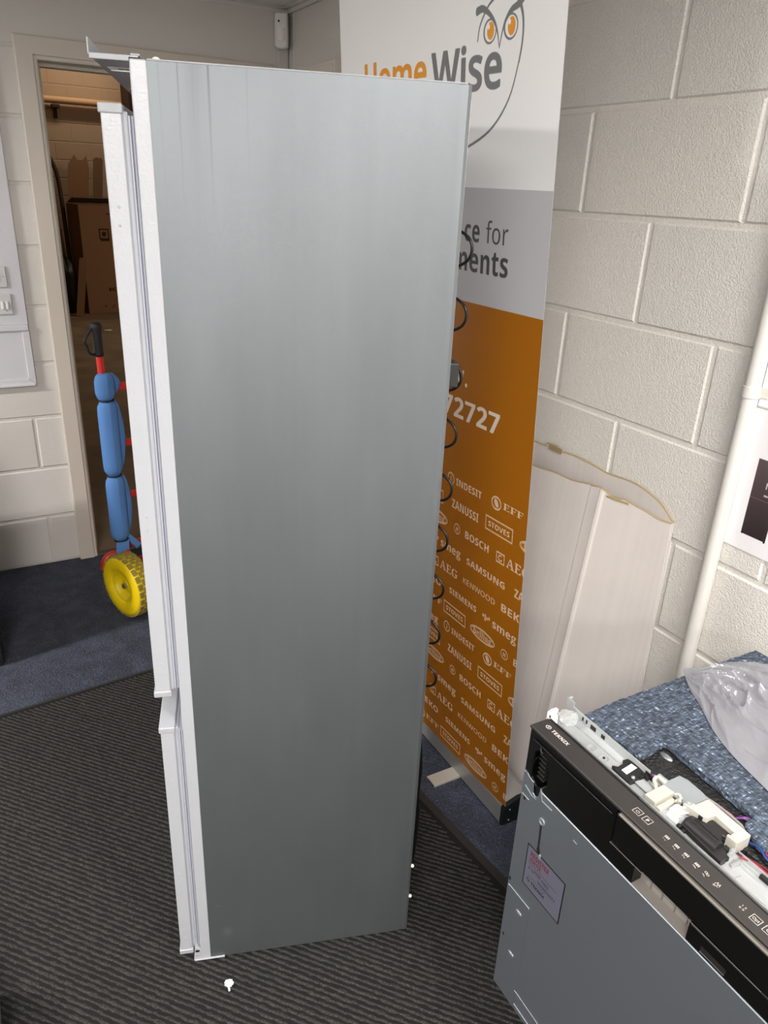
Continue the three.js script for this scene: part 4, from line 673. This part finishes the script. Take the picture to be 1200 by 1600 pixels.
// ------------------------------------------------------------------ sack truck standing in the doorway
{
  const t = thing('sack_truck', 'red sack truck with blue foam padding and yellow wheels standing in the doorway', 'hand truck', [-0.925, 0, 0.45], 0.25);
  const RX = 0.42;
  for (const x of [0, RX]) {
    const r = mesh('rail', [rod([x, 0.16, 0], [x - (x ? 0 : 0.004), 1.06, 0], 0.0135, 14)], M.redPaint, t);
    mesh('grip', (() => { const L = new THREE.LatheGeometry([[0, 0], [0.0165, 0], [0.0185, 0.008], [0.0165, 0.02], [0.017, 0.085], [0.0205, 0.1], [0.021, 0.112], [0.015, 0.121], [0, 0.122]].map(q => V2(...q)), 18); L.translate(x - 0.006, 1.01, 0); return L; })(), M.blackMatt, r);
    const s = x ? 1 : -1; mesh('hand_guard', tube([[x - 0.006 + s * 0.006, 1.122, 0], [x - 0.006 + s * 0.028, 1.1, 0.006], [x - 0.006 + s * 0.0505, 1.072, 0.01], [x - 0.006 + s * 0.0445, 1.05, 0.01], [x - 0.006 + s * 0.036, 1.026, 0.008], [x - 0.006 + s * 0.018, 1.018, 0.004], [x - 0.006, 1.021, 0]], 0.0048, 36, 8), M.blackMatt, r);
    const fo = (y0, y1, rad, dx, dz, bend = 0, flat = 0.82) => { // a length of pipe lagging, pinched where it is tied
      const pr = []; const N = 14; for (let i = 0; i <= N; i++) { const f = i / N, e = Math.min(f, 1 - f) * (y1 - y0); pr.push(V2(rad * (0.62 + 0.38 * Math.sqrt(Math.min(1, e / 0.028))), y0 + f * (y1 - y0))); }
      pr.unshift(V2(0.002, y0)); pr.push(V2(0.002, y1)); const g = new THREE.LatheGeometry(pr, 20), p = g.attributes.position;
      for (let i = 0; i < p.count; i++) { const f = (p.getY(i) - y0) / (y1 - y0); p.setXYZ(i, p.getX(i) + x + dx + bend * Math.sin(Math.PI * f), p.getY(i), p.getZ(i) * flat + dz); } g.computeVertexNormals(); return g;
    };
    for (const [y0, y1] of [[0.85, 0.948], [0.553, 0.848], [0.278, 0.551]]) { const f = mesh('foam_sleeve', fo(y0, y1, 0.036, -0.006, 0.02), M.foam, t); mesh('foam_fold', fo(y0 + 0.012, y1 - 0.004, 0.019, 0.024, 0.002, 0.018), M.foam, f); }
    mesh('foam_end', plate([[x - 0.034, 0.212], [x + 0.02, 0.204], [x + 0.024, 0.277], [x - 0.026, 0.277]], 0.02, 0.034, 0.003), M.foam, t);
    mesh('foam_end', (() => { const g = plate([[-0.014, -0.045], [0.014, -0.045], [0.012, 0.03], [-0.012, 0.03]], -0.004, 0.006, 0.003); g.rotateZ(0.65); g.translate(x + 0.044, 0.258, 0.01); return g; })(), M.foam, t);
    for (const y of [0.849, 0.552, 0.2775]) { const g = new THREE.TorusGeometry(0.0262, 0.003, 8, 20); g.scale(1, 1, 1); g.rotateX(Math.PI / 2); g.scale(1, 1, 0.85); g.translate(x - 0.004, y, 0.02); mesh('cable_tie', g, M.blackMatt, t); }
    const wx = x ? x + 0.06 : -0.039;
    mesh('axle_bracket', [tube([[x, 0.2, 0], [x + s * 0.03, 0.207, -0.012], [x + s * 0.062, 0.19, -0.016], [x + s * 0.074, 0.15, -0.016]], 0.0145, 24, 10), rod([x, 0.25, 0], [x - s * 0.045, 0.128, 0.128], 0.0125, 10)], M.redPaint, t);
    // pneumatic wheel
    const wheel = thing2('wheel', t); wheel.position.set(wx, 0.1305, 0.128); wheel.rotation.y = 0.15;
    const ty = new THREE.LatheGeometry([[0.062, -0.024], [0.068, -0.036], [0.09, -0.0415], [0.112, -0.038], [0.1225, -0.03], [0.1255, -0.012], [0.126, 0], [0.1255, 0.012], [0.1225, 0.03], [0.112, 0.038], [0.09, 0.0415], [0.068, 0.036], [0.062, 0.024]].map(q => V2(...q)), 56); ty.rotateZ(Math.PI / 2);
    mesh('tyre', ty, M.tyre, wheel);
    const hubG = new THREE.LatheGeometry([[0.004, -0.012], [0.02, -0.014], [0.024, -0.004], [0.046, -0.003], [0.054, -0.02], [0.063, -0.03], [0.066, -0.026], [0.06, 0], [0.066, 0.026], [0.063, 0.03], [0.054, 0.02], [0.046, 0.003], [0.024, 0.004], [0.02, 0.014], [0.004, 0.012]].map(q => V2(...q)), 40); hubG.rotateZ(Math.PI / 2); mesh('rim', hubG, M.hub, wheel);
    mesh('axle_nut', (() => { const g = new THREE.CylinderGeometry(0.011, 0.011, 0.05, 6); g.rotateZ(Math.PI / 2); return g; })(), M.steel, wheel);
    const treads = [];
    for (let k = 0; k < 25; k++) for (const [ax, w, o] of [[-0.024, 0.017, 0], [-0.0065, 0.011, 0.5], [0.0065, 0.011, 0], [0.024, 0.017, 0.5]]) { const g = box(-w / 2, w / 2, -0.004, 0.003, -0.0115, 0.0115); g.translate(ax, Math.abs(ax) > 0.02 ? 0.1245 : 0.1265, 0); g.rotateX((k + o) / 25 * Math.PI * 2); treads.push(g); }
    mesh('tread', treads, M.tread, wheel).userData.kind = 'stuff';
  }
  for (const [y, h] of [[0.886, 0.0145], [0.664, 0.0135], [0.447, 0.0135], [0.232, 0.014]]) mesh('crossbar', box(0.012, RX - 0.012, y - h, y + h, -0.016, -0.004, 0.003), M.redPaint, t);
  mesh('axle', rod([0.0, 0.1305, 0.128], [RX, 0.1305, 0.128], 0.008), M.steel, t);
  mesh('toe_plate', [box(0.06, RX - 0.02, 0.002, 0.008, -0.24, -0.02, 0.002), box(0.06, RX - 0.02, 0.002, 0.16, -0.024, -0.018, 0.002)], M.redPaint, t);
}
function thing2(name, parent) { const o = new THREE.Group(); const c = (parent.userData.n ||= {}); const k = c[name] || 0; c[name] = k + 1; o.name = k ? name + '_' + String(k).padStart(3, '0') : name; parent.add(o); return o; }

// ------------------------------------------------------------------ slivers at the left edge
{
  const t = thing('black_cabinet', 'black cabinet at the left edge of the picture on the blue carpet', 'cabinet');
  mesh('carcass', box(-2.3, -1.403, 0.012, 0.74, 0.3, 0.766, 0.006), std({ color: 0x0b0b0d, roughness: 0.5 }), t); mesh('plinth', box(-2.28, -1.407, 0.0005, 0.012, 0.32, 0.762), M.blackMatt, t);
  mesh('door', box(-2.29, -1.41, 0.03, 0.73, 0.766, 0.7665), M.blackMatt, t);
}
{
  const g = new RoundedBoxGeometry(0.4, 0.13, 0.46, 6, 0.06), p = g.attributes.position; for (let i = 0; i < p.count; i++) p.setY(i, p.getY(i) * (1 + 0.12 * Math.sin(p.getX(i) * 30) * Math.cos(p.getZ(i) * 24))); g.computeVertexNormals(); g.translate(-1.695, 0.074, 2.26);
  const t = thing('cloth_bag', 'grey cloth bag whose edge shows at the bottom left corner on the striped mat', 'bag'); mesh('bag_body', g, std({ color: 0x5a5a60, roughness: 0.9, bumpMap: grey(256, 60, 99, 2, 6), bumpScale: 0.002 }), t);
  mesh('strap', tube([[-1.82, 0.13, 2.15], [-1.8, 0.19, 2.2], [-1.8, 0.19, 2.3], [-1.82, 0.13, 2.36]], 0.008, 20, 8), M.blackMatt, t);
}
{
  const g = new THREE.IcosahedronGeometry(0.0075, 2), p = g.attributes.position; for (let i = 0; i < p.count; i++) { const k = 0.65 + 0.7 * hash(Math.round(p.getX(i) * 4e3), Math.round(p.getZ(i) * 4e3) + Math.round(p.getY(i) * 3e3), 4); p.setXYZ(i, p.getX(i) * k * 1.1, p.getY(i) * k * 0.5, p.getZ(i) * k * 1.2); } g.computeVertexNormals(); g.translate(-1.062, 0.0085, 2.245);
  const tail = box(-0.002, 0.002, -0.002, 0.001, 0, 0.012); tail.rotateY(-0.2); tail.translate(-1.064, 0.0085, 2.25);
  tag(mesh('foam_crumb', [g.toNonIndexed(), tail.toNonIndexed()], M.whitePlastic), 'small white crumb of packing foam on the striped mat in front of the fridge freezer', 'crumb');
}

// ------------------------------------------------------------------ storeroom things
{
  const t = thing('cardboard_box', 'large brown cardboard box with an open top flap standing on the storeroom floor', 'box', [0.09, 0, -7], 0.1);
  const w = 0.75, h = 1.29, d = 0.6, th = 0.01;
  const face = canvasTex(256, 420, (k, W, H) => { k.fillStyle = '#98765a'; k.fillRect(0, 0, W, H); k.strokeStyle = k.fillStyle = '#3c2414'; k.lineWidth = 5; k.strokeRect(76, 90, 36, 36); k.beginPath(); k.arc(94, 108, 10, 0, 7); k.fill(); k.fillRect(78, 128, 38, 7); fit(k, 'KIN', 88, 190, 318, 332); fit(k, '1 2 3', 60, 150, 388, 398, ''); k.fillRect(110, 30, 40, 4); });
  const f = box(0, w, 0.002, h, -th, 0), uv = f.attributes.uv, p = f.attributes.position; for (let i = 0; i < p.count; i++) uv.setXY(i, p.getX(i) / w, p.getY(i) / h);
  mesh('front_panel', f, std({ map: face, roughness: 0.85 }), t); mesh('side_panel', box(0, th, 0.002, h, -d, -th), M.brownCard, t); mesh('side_panel', box(w - th, w, 0.002, h, -d, -th), M.brownCard, t); mesh('back_panel', box(0, w, 0.002, h, -d, -d + th), M.brownCard, t); mesh('bottom', box(th, w - th, 0.002, 0.012, -d + th, -th), M.brownCard, t);
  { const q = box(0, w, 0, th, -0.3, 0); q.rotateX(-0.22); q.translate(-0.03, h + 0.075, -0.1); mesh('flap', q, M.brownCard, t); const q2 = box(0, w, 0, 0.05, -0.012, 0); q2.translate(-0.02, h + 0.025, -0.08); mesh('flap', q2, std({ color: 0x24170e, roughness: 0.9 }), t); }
}
function sheet(label, x, z, w, h, lean, tilt, mat, tear = 0.04) {
  const n = 7, top = []; for (let i = n; i >= 0; i--) top.push([-w / 2 + w * i / n, h - tear * rnd() - (i === 0 || i === n ? tear : 0)]);
  const g = metreUV(plate([[-w / 2, 0], [w / 2, 0], ...top], -0.006, 0.006, 0.001)), o = tag(mesh('cardboard_sheet', g, mat), label, 'cardboard'); o.position.set(x, 0.004, z); o.rotation.set(-lean, tilt * 0.5, tilt, 'YXZ'); return o;
}
sheet('widest folded brown cardboard sheet leaning behind the storeroom box', 0.08, -7.95, 0.26, 1.93, 0.2, -0.13, M.brownCard, 0.09);
sheet('narrow brown cardboard sheet in the middle of the stack behind the storeroom box', 0.33, -7.85, 0.12, 1.9, 0.2, -0.12, M.brownCard2, 0.02);
sheet('pale brown cardboard sheet at the right of the stack behind the storeroom box', 0.5, -7.8, 0.09, 1.96, 0.2, -0.13, M.kraft, 0.05);
sheet('short brown cardboard sheet at the left of the stack behind the storeroom box', -0.06, -8.05, 0.2, 1.5, 0.18, 0.02, M.brownCard2);
sheet('thin offcut of brown cardboard leaning left of the storeroom box', -0.05, -6.82, 0.09, 0.72, 0.06, -0.16, M.brownCard);
sheet('upright brown cardboard strip beside the left corner of the storeroom box', -0.06, -7.78, 0.09, 1.22, 0.1, -0.2, M.brownCard);
{ const t = thing('metal_hoop', 'grey bent tube hoop of a trolley at the left of the storeroom doorway view', 'hoop', [-0.185, 0, -7.52]); mesh('bent_tube', tube([[-0.25, 0.03, 0], [-0.24, 1.3, 0], [-0.18, 1.75, 0], [-0.03, 1.9, 0], [0.1, 1.76, 0], [0.16, 1.4, 0], [0.18, 0.03, 0]], 0.026, 50, 10), std({ color: 0x574b42, metalness: 0.4, roughness: 0.5 }), t); mesh('crossbar', rod([-0.24, 0.6, 0], [0.17, 0.6, 0], 0.015), std({ color: 0x574b42, metalness: 0.4, roughness: 0.5 }), t); }
{ const g = new THREE.SphereGeometry(0.3, 28, 20), p = g.attributes.position; for (let i = 0; i < p.count; i++) { const a = vnoise(p.getX(i) * 14 + 9, p.getY(i) * 14 + p.getZ(i) * 9 + 9, 17, 1e6), k = 0.85 + 0.3 * a; p.setXYZ(i, p.getX(i) * k * 0.48, Math.max(-0.3, p.getY(i) * k * 1.3), p.getZ(i) * k * 0.5); } g.computeVertexNormals(); g.translate(-0.13, 0.305, -7.15); tag(mesh('refuse_sack', g, std({ color: 0x0c0b0b, roughness: 0.45 })), 'black refuse sack on the storeroom floor left of the large box', 'sack'); }
{ const t = thing('insulated_pipe', 'ribbed insulated pipe running along the far storeroom wall', 'pipe'); const pr = []; for (let i = 0; i <= 160; i++) pr.push(V2(0.04 + 0.008 * (i % 2), i * 0.02)); const g = new THREE.LatheGeometry(pr, 14); g.rotateZ(Math.PI / 2); g.translate(1.0, 2.51, SZ + 0.095); mesh('lagging', g, std({ color: 0xd8b48c, roughness: 0.6 }), t); for (const x of [0.16, 0.9]) mesh('bracket', [box(x - 0.05, x + 0.05, 2.42, 2.46, SZ + 0.001, SZ + 0.12, 0.004), box(x - 0.02, x + 0.02, 2.3, 2.44, SZ + 0.001, SZ + 0.03, 0.004)], M.darkWood, t); }
{ const t = thing('storage_cupboard', 'tall dark brown cupboard against the far storeroom wall', 'cupboard'); mesh('carcass', box(1.02, 1.9, 0.003, 3.0, SZ + 0.01, SZ + 0.5, 0.006), M.darkWood, t); mesh('door', box(1.03, 1.46, 0.06, 2.98, SZ + 0.5, SZ + 0.515, 0.004), M.darkWood, t); mesh('door', box(1.47, 1.89, 0.06, 2.98, SZ + 0.5, SZ + 0.515, 0.004), M.darkWood, t); }
{ const g = prism([[-0.04, -0.02], [0.03, -0.03], [0.045, 0.01], [0.0, 0.03], [-0.045, 0.015]], 0.0008, 0.012, 0.003); g.translate(0.09, 0, -5.74); tag(mesh('paper_scrap', g, M.whitePlastic), 'small scrap of white paper on the bare storeroom floor', 'scrap'); }

for (const o of scene.children) clean(o);
renderer.render(scene, camera);
